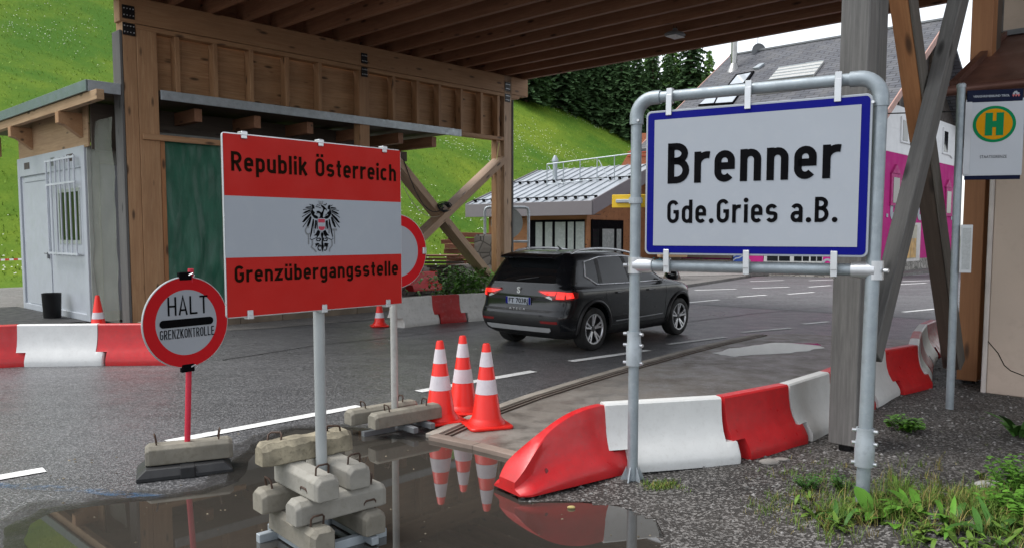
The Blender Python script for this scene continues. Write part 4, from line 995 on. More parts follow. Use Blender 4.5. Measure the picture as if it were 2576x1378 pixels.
# nose piece
a = tp[0] + Z * .05; tip = G(1292, 1226, .05); d = V((tip.x - a.x, tip.y - a.y, 0)); Ln = d.length + .05; d.normalize()
M = Matrix(((d.x, -d.y, 0, a.x), (d.y, d.x, 0, a.y), (0, 0, 1, a.z - .012), (0, 0, 0, 1)))
full = UP + LO[1:]; rings = []
for i in range(25):
    u = i / 24; x = .006 + u * Ln; hs_ = .55 * (1 - u ** 2.3 * .80); kk_ = hs_ / .55; rg = []
    tw = .038 + .075 * sst(.55, 1, u)
    for y, z in full:
        zz = z * kk_; yy = max(y, tw if y > 0 else 0) if zz > .05 else y
        if z > .5 and y > 0: yy = tw * (1 if z < .55 else .86)
        if u > .93: yy *= 1 - (u - .93) * 3.2; zz *= 1 - (u - .93) * 2.2
        rg.append((x, yy, zz))
    rings.append(rg + [(x, -y, z) for (x, y, z) in reversed(rg) if y > 0])
tong = []
for x in (-.105, .0059):
    p = [(x, .138 * i / (len(UP) - 1), .182) for i in range(len(UP))] + [(x, y, z - .003) for y, z in LO[1:]]; tong.append(p + [(x, -y, z) for (x, y, z) in reversed(p) if y > 1e-6])
m = MB().loft(tong + rings); m.v = [(x, y, z * .875) for x, y, z in m.v]; o = m.build('road_barrier', REDP, None, M, smooth=34)
tag(o, 'rounded red nose piece at the near end of the right barrier row', 'barrier', GR)
q = min((p for p in rings[17] if p[1] > 0), key=lambda p: abs(p[2] - .15))
MB().prism([(x * .6, y * 1.3) for x, y in circle(.022, 18)], -.006, .004, M @ Matrix.Translation((q[0], q[1] - .004, q[2] * .875)) @ Matrix.Rotation(-math.pi/2 + .45, 4, 'X')).build('lifting_slot', LAMPD, o, M=None)
# left row, mid row
GL = 'plastic road barriers on the far side of the road'
def rowb(pts, spec, z=0.0, sc=.55):
    P = [top(px, py, sc + z) for px, py in pts]
    for i, (mt, lab) in enumerate(spec): barrier('road_barrier', P[i] + Z * z, P[i+1] + Z * z, mt, lab, GL)
rowb([(-130, 822), (46, 815), (250, 813), (440, 812)], [(REDP, 'red barrier cut by the left edge of the view'), (WHITEP, 'white barrier in front of the white container'), (REDP, 'red barrier behind the round HALT sign')])
W_DIRT = paint('dirty_white_plastic', (.56, .55, .52), .5, .1, dirt=((.26, .24, .20), .55), scale=4)
RED_D = paint('dull_red_plastic', (.36, .022, .022), .45, .2, dirt=((.42, .20, .19), .4), scale=3)
rowb([(985, 751), (1082, 743), (1152, 739.5), (1232, 736)], [(W_DIRT, 'dirty white barrier left of the car with a scuffed foot'), (RED_D, 'dull red barrier between two dirty white barriers near the car'), (W_DIRT, 'dirty white barrier touching the left outline of the car')])
a_ = top(1020, 688, .62); b_ = top(1112, 684, .62); b_ = a_ + (b_ - a_).normalized() * 1.15
barrier('road_barrier', a_ + Z * .1, b_ + Z * .1, REDP, 'single red barrier standing on the gravel bed beside the weeds', GL)

# ================================================================== BLUE FRAMED TOWN SIGN
LP = V((.848, 5.43, 0)); RP = V((2.15, 4.66, 0)); rv = (RP - LP).normalized(); rn = V((rv.y, -rv.x, 0))
ts = thing('town_sign', 'white town sign with blue border hung in a grey tube frame', 'sign', LP)
zt1, zt2 = AT(1630, 252, LP.y).z, AT(2215, 192, RP.y).z; zq1, zq2 = AT(1612, 664, LP.y).z, AT(2200, 683, RP.y).z
ztop = (zt1 + zt2) / 2; zbot = (zq1 + zq2) / 2; rt = .037
TUBE = paint('galvanised_tube', (.30, .345, .375), .5, .10, .45, ((.42, .45, .47), .5), 9, .04)
def elbow(P, sgn_): 
    c = P + rv * sgn_ * .12 + Z * (ztop - .12); return [c + (-rv * sgn_ * math.cos(R(a)) + Z * math.sin(R(a))) * .12 for a in range(0, 91, 10)]
MB().tube([LP, LP + Z * (ztop - .12)], rt, 16).build('post', TUBE, ts, SMx, smooth=40)
RP0 = RP + V((-.03, .0, .05)); MB().tube([RP0, RP + Z * (ztop - .12)], rt * 1.08, 16).build('post', TUBE, ts, SMx, smooth=40)
MB().tube([LP + rv * .12 + Z * ztop, RP - rv * .12 + Z * ztop], rt, 16).build('top_rail', TUBE, ts, SMx, smooth=40)
MB().tube([LP + Z * zbot, RP + Z * zbot], rt, 16).build('bottom_rail', TUBE, ts, SMx, smooth=40)
for P, sg in ((LP, 1), (RP, -1)):
    el = elbow(P, sg); MB().tube([el[0] - Z * .05] + el + [el[-1] + rv * sg * .05], rt + .009, 16).build('elbow', TUBE, ts, SMx, smooth=40)
    tj = MB().tube([P + Z * (zbot - .055), P + Z * (zbot + .055)], rt + .011, 16); tj.tube([P + Z * zbot, P + rv * sg * .10 + Z * zbot, P + rv * sg * .13 + Z * zbot], [rt + .016, rt + .012, rt + .008], 16)
    tj.build('tee_joint', ALU, ts, SMx, smooth=40)
    for dz in (.0,): MB().tube([P - rv * sg * .05 + Z * (zbot + dz) + rn * .02, P - rv * sg * .075 + Z * (zbot + dz) + rn * .03], .012, 8).build('bolt', ALU, ts, SMx)
    for z_, rr_ in ((ztop - .15, .01), ):
        MB().tube([P + rn * .04 + rv * sg * .03 + Z * z_, P + rn * .065 + rv * sg * .035 + Z * z_], .009, 8).build('bolt', ALU, ts, SMx)
# couplers
for P, py0, py1, sc in ((LP, 833, 900, 1.0), (RP, 1075, 1150, 1.08)):
    z1 = AT(1590, py0, P.y).z; z0 = AT(1590, py1, P.y).z; h = z1 - z0; X = P if P == LP else P + V((-.025, 0, 0))
    MB().lathe([(rt*sc + .004, z0 - .05), (rt*sc + .016, z0 - .05), (rt*sc + .018, z0 + h * .45), (rt*sc + .011, z0 + h * .62), (rt*sc + .011, z1), (rt*sc + .003, z1)], 18, Matrix.Translation(X), cap=False).build('coupler', GALV, ts, SMx, smooth=40)
    for z in (z0 - .03, z0 + h * .5, z1 - .015):
        for sg in (-1, 1): MB().tube([X + rv * sg * (rt + .012) + rn * .012 + Z * z, X + rv * sg * (rt + .035) + rn * .018 + Z * z], .011, 8).build('bolt', ALU, ts, SMx)
# foot of the left post
mb = MB().lathe([(.10, .0), (.10, .012), (rt + .004, .014), (rt + .004, .07)], 8, Matrix.Translation(LP))
for k in range(6):
    a = k * 1.047; d = V((math.cos(a), math.sin(a), 0)); n = V((-d.y, d.x, 0)) * .004
    mb.add([LP + d * rt + n + Z * .012, LP + d * .095 + n + Z * .012, LP + d * (rt + .006) + n + Z * .13, LP + d * rt - n + Z * .012, LP + d * .095 - n + Z * .012, LP + d * (rt + .006) - n + Z * .13], [(0, 1, 2), (5, 4, 3), (0, 3, 4, 1), (1, 4, 5, 2), (2, 5, 3, 0)])
mb.build('foot_flange', GALV, ts, SMx)
# plate
o_ = LP + rn * .062
P_ = lambda px, py: onplane(px, py, o_, rn)
def bx(px, py): p = P_(px, py); return (p - o_).dot(rv), p.z
c1, c2_, c3, c4 = bx(1628, 285), bx(2196, 231), bx(1620, 640), bx(2184, 648)
bx0 = (c1[0] + c3[0]) / 2; bx1 = (c2_[0] + c4[0]) / 2; bz0 = (c3[1] + c4[1]) / 2; bz1 = (c1[1] + c2_[1]) / 2; BW, BH = bx1 - bx0, bz1 - bz0
BM = frame(o_ + rv * bx0 + Z * bz0, rv)
def rr2(i, r): return [(x + i, y + i) for x, y in rrect(BW - 2*i, BH - 2*i, r)]
MB().prism(rrect(BW, BH, .035, 8), -.014, 0).build('panel', WHITES, ts, BM, bevel=.003)
MB().add([(x, y, .002) for x, y in rr2(.013, .026)], [tuple(range(28))]).build('blue_border', BLUES, ts, BM)
MB().add([(x, y, .004) for x, y in rr2(.060, .002)], [tuple(range(28))]).build('white_face', WHITES, ts, BM)
def bl_(px, py): x, z = bx(px, py); return x - bx0, z - bz0
a, b = bl_(1680, 463), bl_(2113, 440); hc = bl_(1681, 362)[1] - bl_(1678, 463)[1]
lettering('Brenner', a[0], b[0], a[1], hc, .172, .006, .13, xh=.76).build('lettering', BLACK, ts, BM)
a, b = bl_(1679, 563), bl_(2106, 560); hc = bl_(1681, 506)[1] - bl_(1680, 564)[1]
for w_i in (0, 1): lettering('Gde.Gries a.B.', a[0], b[0], a[1] + .002, hc, .16, .006, .15, xh=.76, only=w_i).build('lettering', BLACK, ts, BM)
for px, tp_ in ((1683, 1), (1881, 1), (2107, 1), (1676, 0), (1877, 0), (2098, 0)):
    x = bl_(px, 260 if tp_ else 645)[0]; zr = (ztop if tp_ else zbot) - bz0; e = BH if tp_ else 0; s_ = 1 if tp_ else -1
    m = MB(); yy = sorted((e - s_ * .035, zr)); m.box(x - .019, x + .019, yy[0], yy[1], .002 if True else 0, .010)
    m.box(x - .019, x + .019, min(zr - .042, zr + .042), max(zr - .042, zr + .042), -.015, .0019); 
    for k in range(8):
        a0 = R(k * 22.5 - 90 + 90); 
    m.tube([(x, zr + (rt + .006) * math.sin(t), -.062 + (rt + .008) * math.cos(t)) for t in [R(-100 + 20 * i) for i in range(11)]], .012, 6)
    m.build('clip', ALU, ts, BM, bevel=.002)
# yellow plate on the left post
yp = LP + Z * AT(1590, 505, LP.y).z
ys = thing('yellow_plate', 'small yellow sign plate seen from behind, clamped to the left sign pole', 'sign', yp)
yd = V((.95, -.3, 0)).normalized(); ym = frame(yp + V((0, .07, 0)), yd)
MB().box(-.155, .10, -.045, .045, -.006, 0).build('plate', YELLOW, ys, ym, bevel=.003); MB().box(-.125, -.02, -.012, .012, .001, .022).build('bracket', GALV, ys, ym, bevel=.003)
MB().lathe([(rt + .002, -.02), (rt + .01, -.02), (rt + .01, .02), (rt + .002, .02)], 16, Matrix.Translation(yp), cap=False).build('clamp', GALV, ys, SMx)

# ================================================================== BUS STOP
bp_ = V((4.245, 7.53, 0)); bs = thing('bus_stop_sign', 'grey pole bus stop sign with green H on a yellow disc', 'bus stop', bp_)
btop = AT(2424, 214, 7.53); MB().tube([bp_ - Z * .05, V((btop.x - .02, 7.53, btop.z))], .036, 16).build('pole', TUBE, bs, SMx, smooth=40)
MB().lathe([(.04, -.03), (.041, 0), (.03, .012)], 16, Matrix.Translation((btop.x - .02, 7.53, btop.z))).build('cap', GALV, bs, SMx)
bd = V((.965, -.26, 0)).normalized(); bn = V((bd.y, -bd.x, 0)); bo = V((btop.x - .02, 7.53, 0)) + bn * .03
def bb_(px, py): p = onplane(px, py, bo, bn); return (p - bo).dot(bd), p.z
BSM = frame(bo, bd)
def bq(name, px0, px1, pt, pb, za, zb, mat, bev=.002):
    a = bb_(px0, pt); b = bb_(px1, pb); return MB().box(a[0], b[0], min(a[1], b[1]), max(a[1], b[1]), za, zb).build(name, mat, bs, BSM, bevel=bev)
bq('panel', 2431, 2570, 252, 441, -.012, 0, paint('bus_panel_white', (.46, .49, .53), .4, .02)); bq('header', 2434, 2573, 229, 254, -.014, .002, NAVY); bq('footer', 2426, 2566, 440, 451, -.010, -.001, NAVY); bq('edge_strip', 2429, 2438, 258, 440, .001, .006, paint('edge_strip_grey', (.48, .50, .53), .4))
c = bb_(2501, 313); ra = .168
HM = BSM @ Matrix.Translation((c[0], c[1], 0)) @ Matrix.Scale(1.07, 4, V((1, 0, 0)))
m = MB(); disc(m, ra, .002); m.build('green_disc', GREENH, bs, HM); m = MB(); disc(m, ra * .84, .004); m.build('yellow_disc', AMBER, bs, HM)
lettering('H', -.075, .075, -.105, .21, .24, .006).build('lettering', GREENH, bs, HM)
a = bb_(2464, 399); b = bb_(2532, 397); font_text('STAATSGRENZE', .038, 1, BLACK, bs, BSM @ Matrix.Translation((a[0], a[1], .002)), width=b[0] - a[0])
a = bb_(2448, 250); b = bb_(2540, 250); font_text('VERKEHRSVERBUND TIROL', .026, 1, WHITES, bs, BSM @ Matrix.Translation((a[0], a[1] + .012, .004)), width=b[0] - a[0], bold=.001)
m = MB(); cc = bb_(2556, 237)
for dx, dy in ((-.018, .0), (0, .014), (.018, .0), (.009, .0), (-.009, .012)): m.add([(cc[0] + dx + x, cc[1] + dy + .004 + y, .0045 + abs(dx) * .001 + dy * .001) for x, y in circle(.010, 12)], [tuple(range(12))])
m.build('cloud_mark', WHITES, bs, BSM); m = MB()
for k in (-1, 0, 1): m.add([(cc[0] + k * .022 - .011, cc[1] - .006, .0046), (cc[0] + k * .022 + .011, cc[1] - .006, .0046), (cc[0] + k * .022, cc[1] - .028, .0046)], [(0, 2, 1)])
tag(m.build('heart_marks', PINKP, bs, BSM), kind='stuff')
nb_ = thing('timetable_case', 'narrow white timetable case fixed to the bus stop pole', 'notice', bp_ + Z * 1)
a = bb_(2416, 566); b = bb_(2436, 686); MB().box(a[0], a[0] + .10, b[1], a[1], .012, .032).build('case', paint('case_white', (.55, .57, .58), .4), nb_, BSM, bevel=.004); MB().box(a[0] + .015, a[0] + .085, b[1] + .03, a[1] - .03, .033, .0345).build('notice', paint('notice_paper', (.40, .42, .42), .3, .12, scale=30), nb_, BSM)

# round sign in a tube frame, seen from behind
rp = G(1275, 700, .1); rp = AT(1275, 690, 24.5)
tf = thing('framed_round_sign', 'back of a grey round sign in a tube frame beyond the far post', 'sign', V((rp.x, rp.y, 0)))
dx = V((1, .12, 0)).normalized(); fz0 = AT(1275, 608, 24.5).z; fz1 = AT(1275, 522, 24.5).z; wl = .68
q = V((rp.x, rp.y, 0))
m = MB(); cor = [q - dx * wl + Z * .1, q - dx * wl + Z * (fz1 - .12), q - dx * (wl - .03) + Z * (fz1 - .03), q - dx * (wl - .12) + Z * fz1, q + dx * (wl - .12) + Z * fz1, q + dx * (wl - .03) + Z * (fz1 - .03), q + dx * wl + Z * (fz1 - .12), q + dx * wl + Z * .1]
m.tube(cor, .045, 10).build('tube_frame', GALV, tf, SMx, smooth=40)
MB().tube([q - dx * wl + Z * fz0, q + dx * wl + Z * fz0], .04, 10).build('cross_bar', GALV, tf, SMx, smooth=40); MB().tube([q + Z * .1, q + Z * fz1], .04, 10).build('middle_pole', GALV, tf, SMx, smooth=40)
MB().prism(circle(.50, 40), -.01, .01, frame(q + V((.0, .07, (fz0 + fz1) / 2 + .05)), dx)).build('sign_back', paint('sign_back_grey', (.27, .29, .28), .55, .1), tf, SMx)

# ================================================================== CAR
car = thing('parked_car' if False else 'suv_car', 'dark grey family SUV with lit tail lamps passing under the canopy', 'car', (.055, 11.80, 0), math.pi/2 - R(42.0))
car.matrix_basis = car.matrix_basis @ Matrix.Scale(.955, 4); WM[car] = WM[car] @ Matrix.Scale(.955, 4); CM = WM[car]
TAB = [  # z, x rear, x front, half width, rear corner radius, front corner radius
 (.20, .36, 4.00, .74, .22, .4), (.24, .24, 4.12, .82, .24, .45), (.32, .10, 4.24, .875, .26, .5), (.42, .03, 4.31, .895, .26, .55), (.52, .00, 4.345, .905, .26, .58), (.60, .01, 4.355, .91, .26, .6), (.70, .055, 4.355, .915, .28, .6),
 (.80, .075, 4.34, .92, .30, .6), (.88, .075, 4.30, .922, .30, .62), (.94, .09, 4.20, .918, .30, .65), (.985, .105, 4.02, .908, .28, .66), (1.01, .115, 3.86, .888, .26, .62), (1.04, .125, 3.60, .868, .26, .55), (1.07, .135, 3.38, .855, .26, .5), (1.12, .165, 3.24, .840, .26, .45),
 (1.20, .215, 3.08, .812, .25, .42), (1.28, .27, 2.92, .784, .24, .40), (1.36, .33, 2.74, .754, .22, .38), (1.43, .385, 2.56, .722, .20, .36), (1.48, .42, 2.40, .690, .19, .34), (1.52, .46, 2.22, .65, .18, .34), (1.545, .52, 2.05, .60, .2, .34), (1.562, .62, 1.88, .52, .2, .3), (1.575, .78, 1.68, .38, .15, .25), (1.58, .95, 1.5, .2, .08, .1)]
def ringz(z, xr, xf, w, rr_, rf):
    pts = []; rr_ = min(rr_, w * .9); rf = min(rf, w * .9)
    for i in range(7): pts.append((xr - .0 + .05 * (((w - rr_) * i / 6) / max(w, .01)) ** 2, (w - rr_) * i / 6))
    x0 = pts[-1][0]
    for i in range(1, 9): a = R(90 * i / 8); pts.append((x0 + rr_ * (1 - math.cos(a)), w - rr_ + rr_ * math.sin(a)))
    xa = pts[-1][0]; xb = xf - rf - .12
    for i in range(1, 22): u = i / 22; pts.append((xa + (xb - xa) * u, w + .012 * math.sin(u * 3.14159)))
    for i in range(0, 9): a = R(90 * i / 8); pts.append((xb + rf * math.sin(a), w - rf + rf * math.cos(a)))
    xe = pts[-1][0]
    for i in range(1, 7): u = i / 6; pts.append((xe + (xf - xe) * (1 - (1 - u) ** 2), (w - rf) * (1 - u)))
    return [(x, -y, z) for x, y in pts] + [(x, y, z) for x, y in reversed(pts[1:-1])]
rings = []
for i in range(len(TAB) - 1):
    for k in range(3):
        u = k / 3; p = TAB[max(0, i-1)]; a = TAB[i]; b = TAB[i+1]; c = TAB[min(len(TAB)-1, i+2)]
        h = lambda j: .5 * (2*a[j] + (b[j]-p[j])*u + (2*p[j]-5*a[j]+4*b[j]-c[j])*u*u + (3*a[j]-p[j]-3*b[j]+c[j])*u**3)
        rings.append(ringz(a[0] + (b[0] - a[0]) * u, *[h(j) for j in range(1, 6)]))
rings.append(ringz(*TAB[-1]))
tmp = MB().loft(rings); tm_ = tmp.build('body', CARP, None)
# wheel arches cut with a boolean
AX = (.87, 3.50); WR = .345
cut = MB()
for x in AX:
    for sg in (-1, 1): cut.lathe([(.405, .60), (.405, 1.2)], 40, Matrix.Translation((x, 0, .36)) @ Matrix.Rotation(-math.pi/2 * sg, 4, 'X') if sg < 0 else Matrix.Translation((x, 0, .36)) @ Matrix.Rotation(math.pi/2, 4, 'X') @ Matrix.Scale(1, 4))
cut_o = cut.build('cutter', CARB, None)
md = tm_.modifiers.new('b', 'BOOLEAN'); md.object = cut_o; md.operation = 'DIFFERENCE'; md.solver = 'EXACT'
dg = bpy.context.evaluated_depsgraph_get(); dg.update(); bme = bpy.data.meshes.new_from_object(tm_.evaluated_get(dg))
bpy.data.objects.remove(cut_o); bpy.data.objects.remove(tm_)
bme.materials.clear(); bme.materials.append(CARP); bme.materials.append(CARB)
for p in bme.polygons:
    p.use_smooth = True; c = p.center
    p.material_index = 1 if c.z < .34 or any((c.x - x) ** 2 + (c.z - .36) ** 2 < .402 ** 2 and abs(c.y) < .9 for x in AX) else 0
try: bme.set_sharp_from_angle(angle=R(50))
except Exception: pass
link('body', bme, car, CM)
bmx = bmesh.new(); bmx.from_mesh(bme); BVH = BVHTree.FromBMesh(bmx); bmx.free()
def pside(x, z, sg=-1, eps=.004):
    h = BVH.ray_cast(V((x, 2 * sg, z)), V((0, -sg, 0))); return (h[0] + h[1] * eps) if h[0] else V((x, .9 * sg, z))
def prear(y, z, eps=.004):
    h = BVH.ray_cast(V((-2, y, z)), V((1, 0, 0))); return (h[0] + h[1] * eps) if h[0] else V((.1, y, z))
def overlay(name, poly, fn, mat, parent=None, step=.05):
    bm = bmesh.new(); vs = [bm.verts.new((x, y, 0)) for x, y in poly]; bm.faces.new(vs)
    for ax in (0, 1):
        lo = min(p[ax] for p in poly); hi = max(p[ax] for p in poly); c = lo + step
        while c < hi:
            n = [0, 0, 0]; n[ax] = 1; co = [0, 0, 0]; co[ax] = c
            bmesh.ops.bisect_plane(bm, geom=bm.verts[:] + bm.edges[:] + bm.faces[:], plane_co=co, plane_no=n); c += step
    bmesh.ops.triangulate(bm, faces=bm.faces[:])
    for v in bm.verts: v.co = fn(v.co.x, v.co.y)
    me = bpy.data.meshes.new(name); bm.to_mesh(me); bm.free(); me.materials.append(mat)
    for p in me.polygons: p.use_smooth = True
    return link(name, me, parent or car, CM)
def strip(name, pts, fn, r, mat, n=6, closed=False, parent=None, dens=.06):
    q = []; P = pts + ([pts[0]] if closed else [])
    for a, b in zip(P[:-1], P[1:]):
        k = max(1, int(math.hypot(b[0]-a[0], b[1]-a[1]) / dens))
        q += [fn(a[0] + (b[0]-a[0]) * i / k, a[1] + (b[1]-a[1]) * i / k) for i in range(k)]
    q.append(fn(*P[-1])); return MB().tube(q, r, n).build(name, mat, parent or car, CM, smooth=60)
SIDE = [(.70, 1.18), (.96, 1.045), (1.9, 1.03), (2.95, 1.035), (2.62, 1.30), (2.30, 1.44), (1.8, 1.475), (1.2, 1.465), (.78, 1.40)]
for sg in (-1, 1):
    f = lambda x, z, e=.004: pside(x, z, sg, e)
    overlay('side_glass', SIDE, lambda x, z: f(x, z, .003), CARG2)
    strip('window_trim', SIDE, lambda x, z: f(x, z, .006), .011, CHROME, closed=True)
    for x0, x1 in ((1.92, 1.86), (1.06, 1.10)): overlay('window_pillar', [(x0 - .04, 1.045), (x0 + .05, 1.045), (x1 + .05, 1.465), (x1 - .04, 1.46)], lambda x, z: f(x, z, .007), CARB)
    overlay('door_line', [(.98, .40), (.985, .40), (.985, 1.0), (.98, 1.0)], lambda x, z: f(x, z, .002), CARB) if False else None
    for pts in ([(1.93, .36), (1.94, 1.02)], [(2.98, .40), (2.98, 1.02)], [(1.30, .62), (1.16, .80), (1.12, 1.02)], [(1.30, .62), (1.32, .38), (1.6, .34)]): strip('door_seam', pts, lambda x, z: f(x, z, .0), .0035, CARB)
    for x in (1.42, 2.36): strip('door_handle', [(x, .895), (x + .20, .90)], lambda x, z: f(x, z, .018), .015, CARP); 
    strip('shoulder_crease', [(.30, .955), (1.0, .945), (2.6, .945), (3.7, .94)], lambda x, z: f(x, z, .0), .006, CARP)
    overlay('sill_cladding', [(1.30, .22), (3.07, .22), (3.07, .36), (1.30, .36)], lambda x, z: f(x, z, .006), CARB)
    strip('side_trim', [(1.45, .43), (2.9, .45)], lambda x, z: f(x, z, .006), .010, paint('grey_trim', (.2, .21, .22), .35) if sg < 0 else CARB)
    for x in AX:      # black arch trim
        pts = [(x + .43 * math.cos(R(a)), .36 + .43 * math.sin(R(a))) for a in range(-8, 189, 7)]
        strip('arch_trim', pts, lambda x, z: f(x, max(.25, z), .002), .030, CARB, dens=.2)
    # wheels
    for x in AX:
        y = sg * .80; WMx = CM @ Matrix.Translation((x, y, WR)) @ Matrix.Rotation(math.pi/2 * (1 if sg < 0 else -1), 4, 'X')
        wh = MB().lathe([(.235, -.1), (.30, -.115), (.335, -.095), (WR, -.05), (WR, .05), (.335, .095), (.30, .112), (.25, .105), (.235, .09)], 40, cap=False).build('wheel', TYRE, car, WMx, smooth=35)
        rm = MB().lathe([(.245, -.05), (.245, .10), (.232, .104), (.222, .09), (.215, .02), (.215, -.05)], 40, cap=False)
        rm.lathe([(.06, .055), (.055, .075), (.03, .08)], 16); rm.lathe([(.222, .005), (.03, .005)], 30, cap=False)
        MB().lathe([(.218, .085), (.226, .102), (.240, .104), (.243, .098)], 40, cap=False).build('rim_lip', CHROME, wh, WMx, smooth=40); rm.build('rim', RIMB, wh, WMx, smooth=35)
        for k in range(5):
            for dd in (-.17, .17):
                a = k * 1.2566 + dd + .3; ca, sa = math.cos(a), math.sin(a); a2 = k * 1.2566 + dd * .55 + .3
                p0 = V((.045 * math.cos(a2), .045 * math.sin(a2), .066)); p1 = V((.226 * ca, .226 * sa, .092)); MB().beam(p0, p1, .030, .022).build('spoke', CHROME, wh, WMx, bevel=.003)
    # mirror
    MB().loft([[(3.0 + .10 * math.cos(t) * k, sg * (.90 + .0 + yy), 1.12 + .085 * math.sin(t) * k) for t in [j * .5236 for j in range(12)]] for yy, k in ((.0, .35), (.06, .8), (.15, 1.0), (.21, .85), (.23, .4))]).build('mirror', CARP, car, CM, smooth=60)
    # roof rail
    rp_ = []
    for i in range(15):
        u = i / 14; x = .62 + 1.75 * u; w_ = .615 - .03 * math.sin(u * 3.14); z_ = 1.525 + .085 * math.sin(math.pi * u) ** .45 - .05 * u * u; rp_.append((x, sg * w_, z_))
    MB().tube(rp_, .019, 8).build('roof_rail', CHROME, car, CM, smooth=60)
    # tail lamps
    pl_ = [(.36 * sg, .955), (.40 * sg, .985), (.74 * sg, .985), (.845 * sg, .97), (.845 * sg, .83), (.66 * sg, .835), (.52 * sg, .88)]
    overlay('tail_lamp', pl_, lambda y, z: prear(y, z, .006), LAMPD, step=.04)
    overlay('lamp_light', [(.40 * sg, .955), (.72 * sg, .962), (.70 * sg, .90), (.56 * sg, .905)], lambda y, z: prear(y, z, .010), LAMP, step=.04)
    overlay('lamp_light', [(.73 * sg, .962), (.83 * sg, .955), (.83 * sg, .85), (.72 * sg, .855)], lambda y, z: prear(y, z, .010), LAMP, step=.03)
    overlay('reversing_lens', [(.53 * sg, .872), (.66 * sg, .835), (.66 * sg, .865), (.60 * sg, .89)], lambda y, z: prear(y, z, .011), CHROME, step=.04)
    overlay('tail_lamp', [(.17, .97), (.30, .965), (.42, .945), (.40, .86), (.28, .835), (.17, .83)], lambda x, z: f(x, z, .006), LAMPD, step=.04)
    overlay('lamp_light', [(.20, .95), (.30, .945), (.32, .87), (.20, .855)], lambda x, z: f(x, z, .010), LAMP, step=.03)
    overlay('rear_reflector', [(.50 * sg, .475), (.78 * sg, .475), (.78 * sg, .515), (.48 * sg, .515)], lambda y, z: prear(y, z, .006), LAMPD)
overlay('rear_glass', [(-.66, 1.085), (.66, 1.085), (.62, 1.20), (.56, 1.44), (-.56, 1.44), (-.62, 1.20)], lambda y, z: prear(y, z, .004), CARG)
overlay('rear_bumper', [(-.74, .27), (.74, .27), (.80, .40), (.80, .585), (.5, .60), (-.5, .60), (-.80, .585), (-.80, .40)], lambda y, z: prear(y, z, .004), CARB)
overlay('skid_plate', [(-.60, .345), (.60, .345), (.66, .375), (.66, .42), (-.66, .42), (-.66, .375)], lambda y, z: prear(y, z, .022), SKID)
overlay('tailgate_crease', [(-.62, .64), (.62, .64), (.80, .66), (.80, .675), (-.80, .675)], lambda y, z: prear(y, z, .003), CARB)
sp = MB().loft([[(.22, y, 1.468), (.25, y, 1.497), (.50, y, 1.545), (.70, y, 1.552), (.66, y, 1.48), (.40, y, 1.43)] for y in (-.54, -.50, -.3, 0, .3, .50, .54)]); sp.build('roof_spoiler', CARP, car, CM, bevel=.006, smooth=45)
pc = prear(0, .80, 0); PM = frame(V((pc.x - .018, 0, .80)), V((0, -1, 0)))
np_ = MB().box(-.26, .26, -.056, .056, -.01, 0).build('number_plate', WHITES, car, CM @ PM, bevel=.002)
for x in (-.24, .24): MB().box(x - .019, x + .019, -.054, .054, .0005, .002).build('blue_band', BLUES, np_, CM @ PM)
font_text('FT 703RJ', .105, 1, BLACK, np_, CM @ PM @ Matrix.Translation((-.205, -.036, .0025)), width=.41, bold=.002)
pc = prear(0, .95, 0); font_text('S', .13, 1.15, CHROME, car, CM @ frame(V((pc.x - .012, 0, .95)), V((0, -1, 0))) @ Matrix.Translation((-.045, -.03, 0)), 'badge', bold=.006)
pc = prear(0, .655, 0); font_text('A T E C A', .05, 1, CHROME, car, CM @ frame(V((pc.x - .014, 0, .69)), V((0, -1, 0))) @ Matrix.Translation((-.16, -.03, 0)), 'badge_lettering', width=.34)
MB().tube([prear(.1, 1.10, .02), prear(-.32, 1.16, .02)], .010, 6).build('rear_wiper', CARB, car, CM)
MB().tube([(1.15, 0, 1.575), (1.05, 0, 1.64)], [.02, .008], 8).build('aerial', CARB, car, CM)

# ================================================================== HOUSES BEYOND
# low house with a standing seam roof
k0, k1 = ray(1173, 516).z, ray(1490, 506).z; E1 = AT(1490, 506, 33.0); E0 = AT(1173, 516, 33.0 * k1 / k0)
ev = (E0 - E1); eL = ev.length; ev.normalize(); vd = V((-ev.y, ev.x, 0)) * -1
if vd.y < 0: vd = -vd
zE = E1.z; HM2 = Matrix(((ev.x, vd.x, 0, E1.x), (ev.y, vd.y, 0, E1.y), (0, 0, 1, 0), (0, 0, 0, 1)))     # local: x along eave to the left, y away, z up
def onl(px, py, M, ax, val):             # sight line against local plane axis = val
    Mi = M.inverted(); o = Mi @ V((0, 0, H)); d = Mi.to_3x3() @ ray(px, py); k = (val - o[ax]) / d[ax]; return o + d * k
lh = thing('low_house', 'low wooden house with grey standing seam roof behind the car', 'house', (E1.x, E1.y, 0), math.atan2(ev.y, ev.x))
def hb_(name, x0, x1, y0, y1, z0, z1, mat, par=None, bev=.01): return MB().box(x0, x1, y0, y1, z0, z1).build(name, mat, par or lh, HM2, bevel=bev)
rk = onl(1361, 437, HM2, 0, eL); RY, RZ = 5.6, 1.95
sl = RZ / RY
rf = MB(); P3 = lambda x, y, dz=0: (x, y, zE + sl * min(y, 2 * RY - y) + dz)
rf.add([P3(0, 0), P3(eL, 0), P3(eL, RY), P3(0, RY), P3(eL, 2*RY), P3(0, 2*RY)], [(0, 1, 2, 3), (3, 2, 4, 5)])
x = .05
while x < eL:
    rf.beam(P3(x, 0, .02), P3(x, RY, .02), .035, .05); rf.beam(P3(x, RY, .02), P3(x, 2*RY, .02), .035, .05); x += .52
rfo = rf.build('roof', ZINC, lh, HM2)
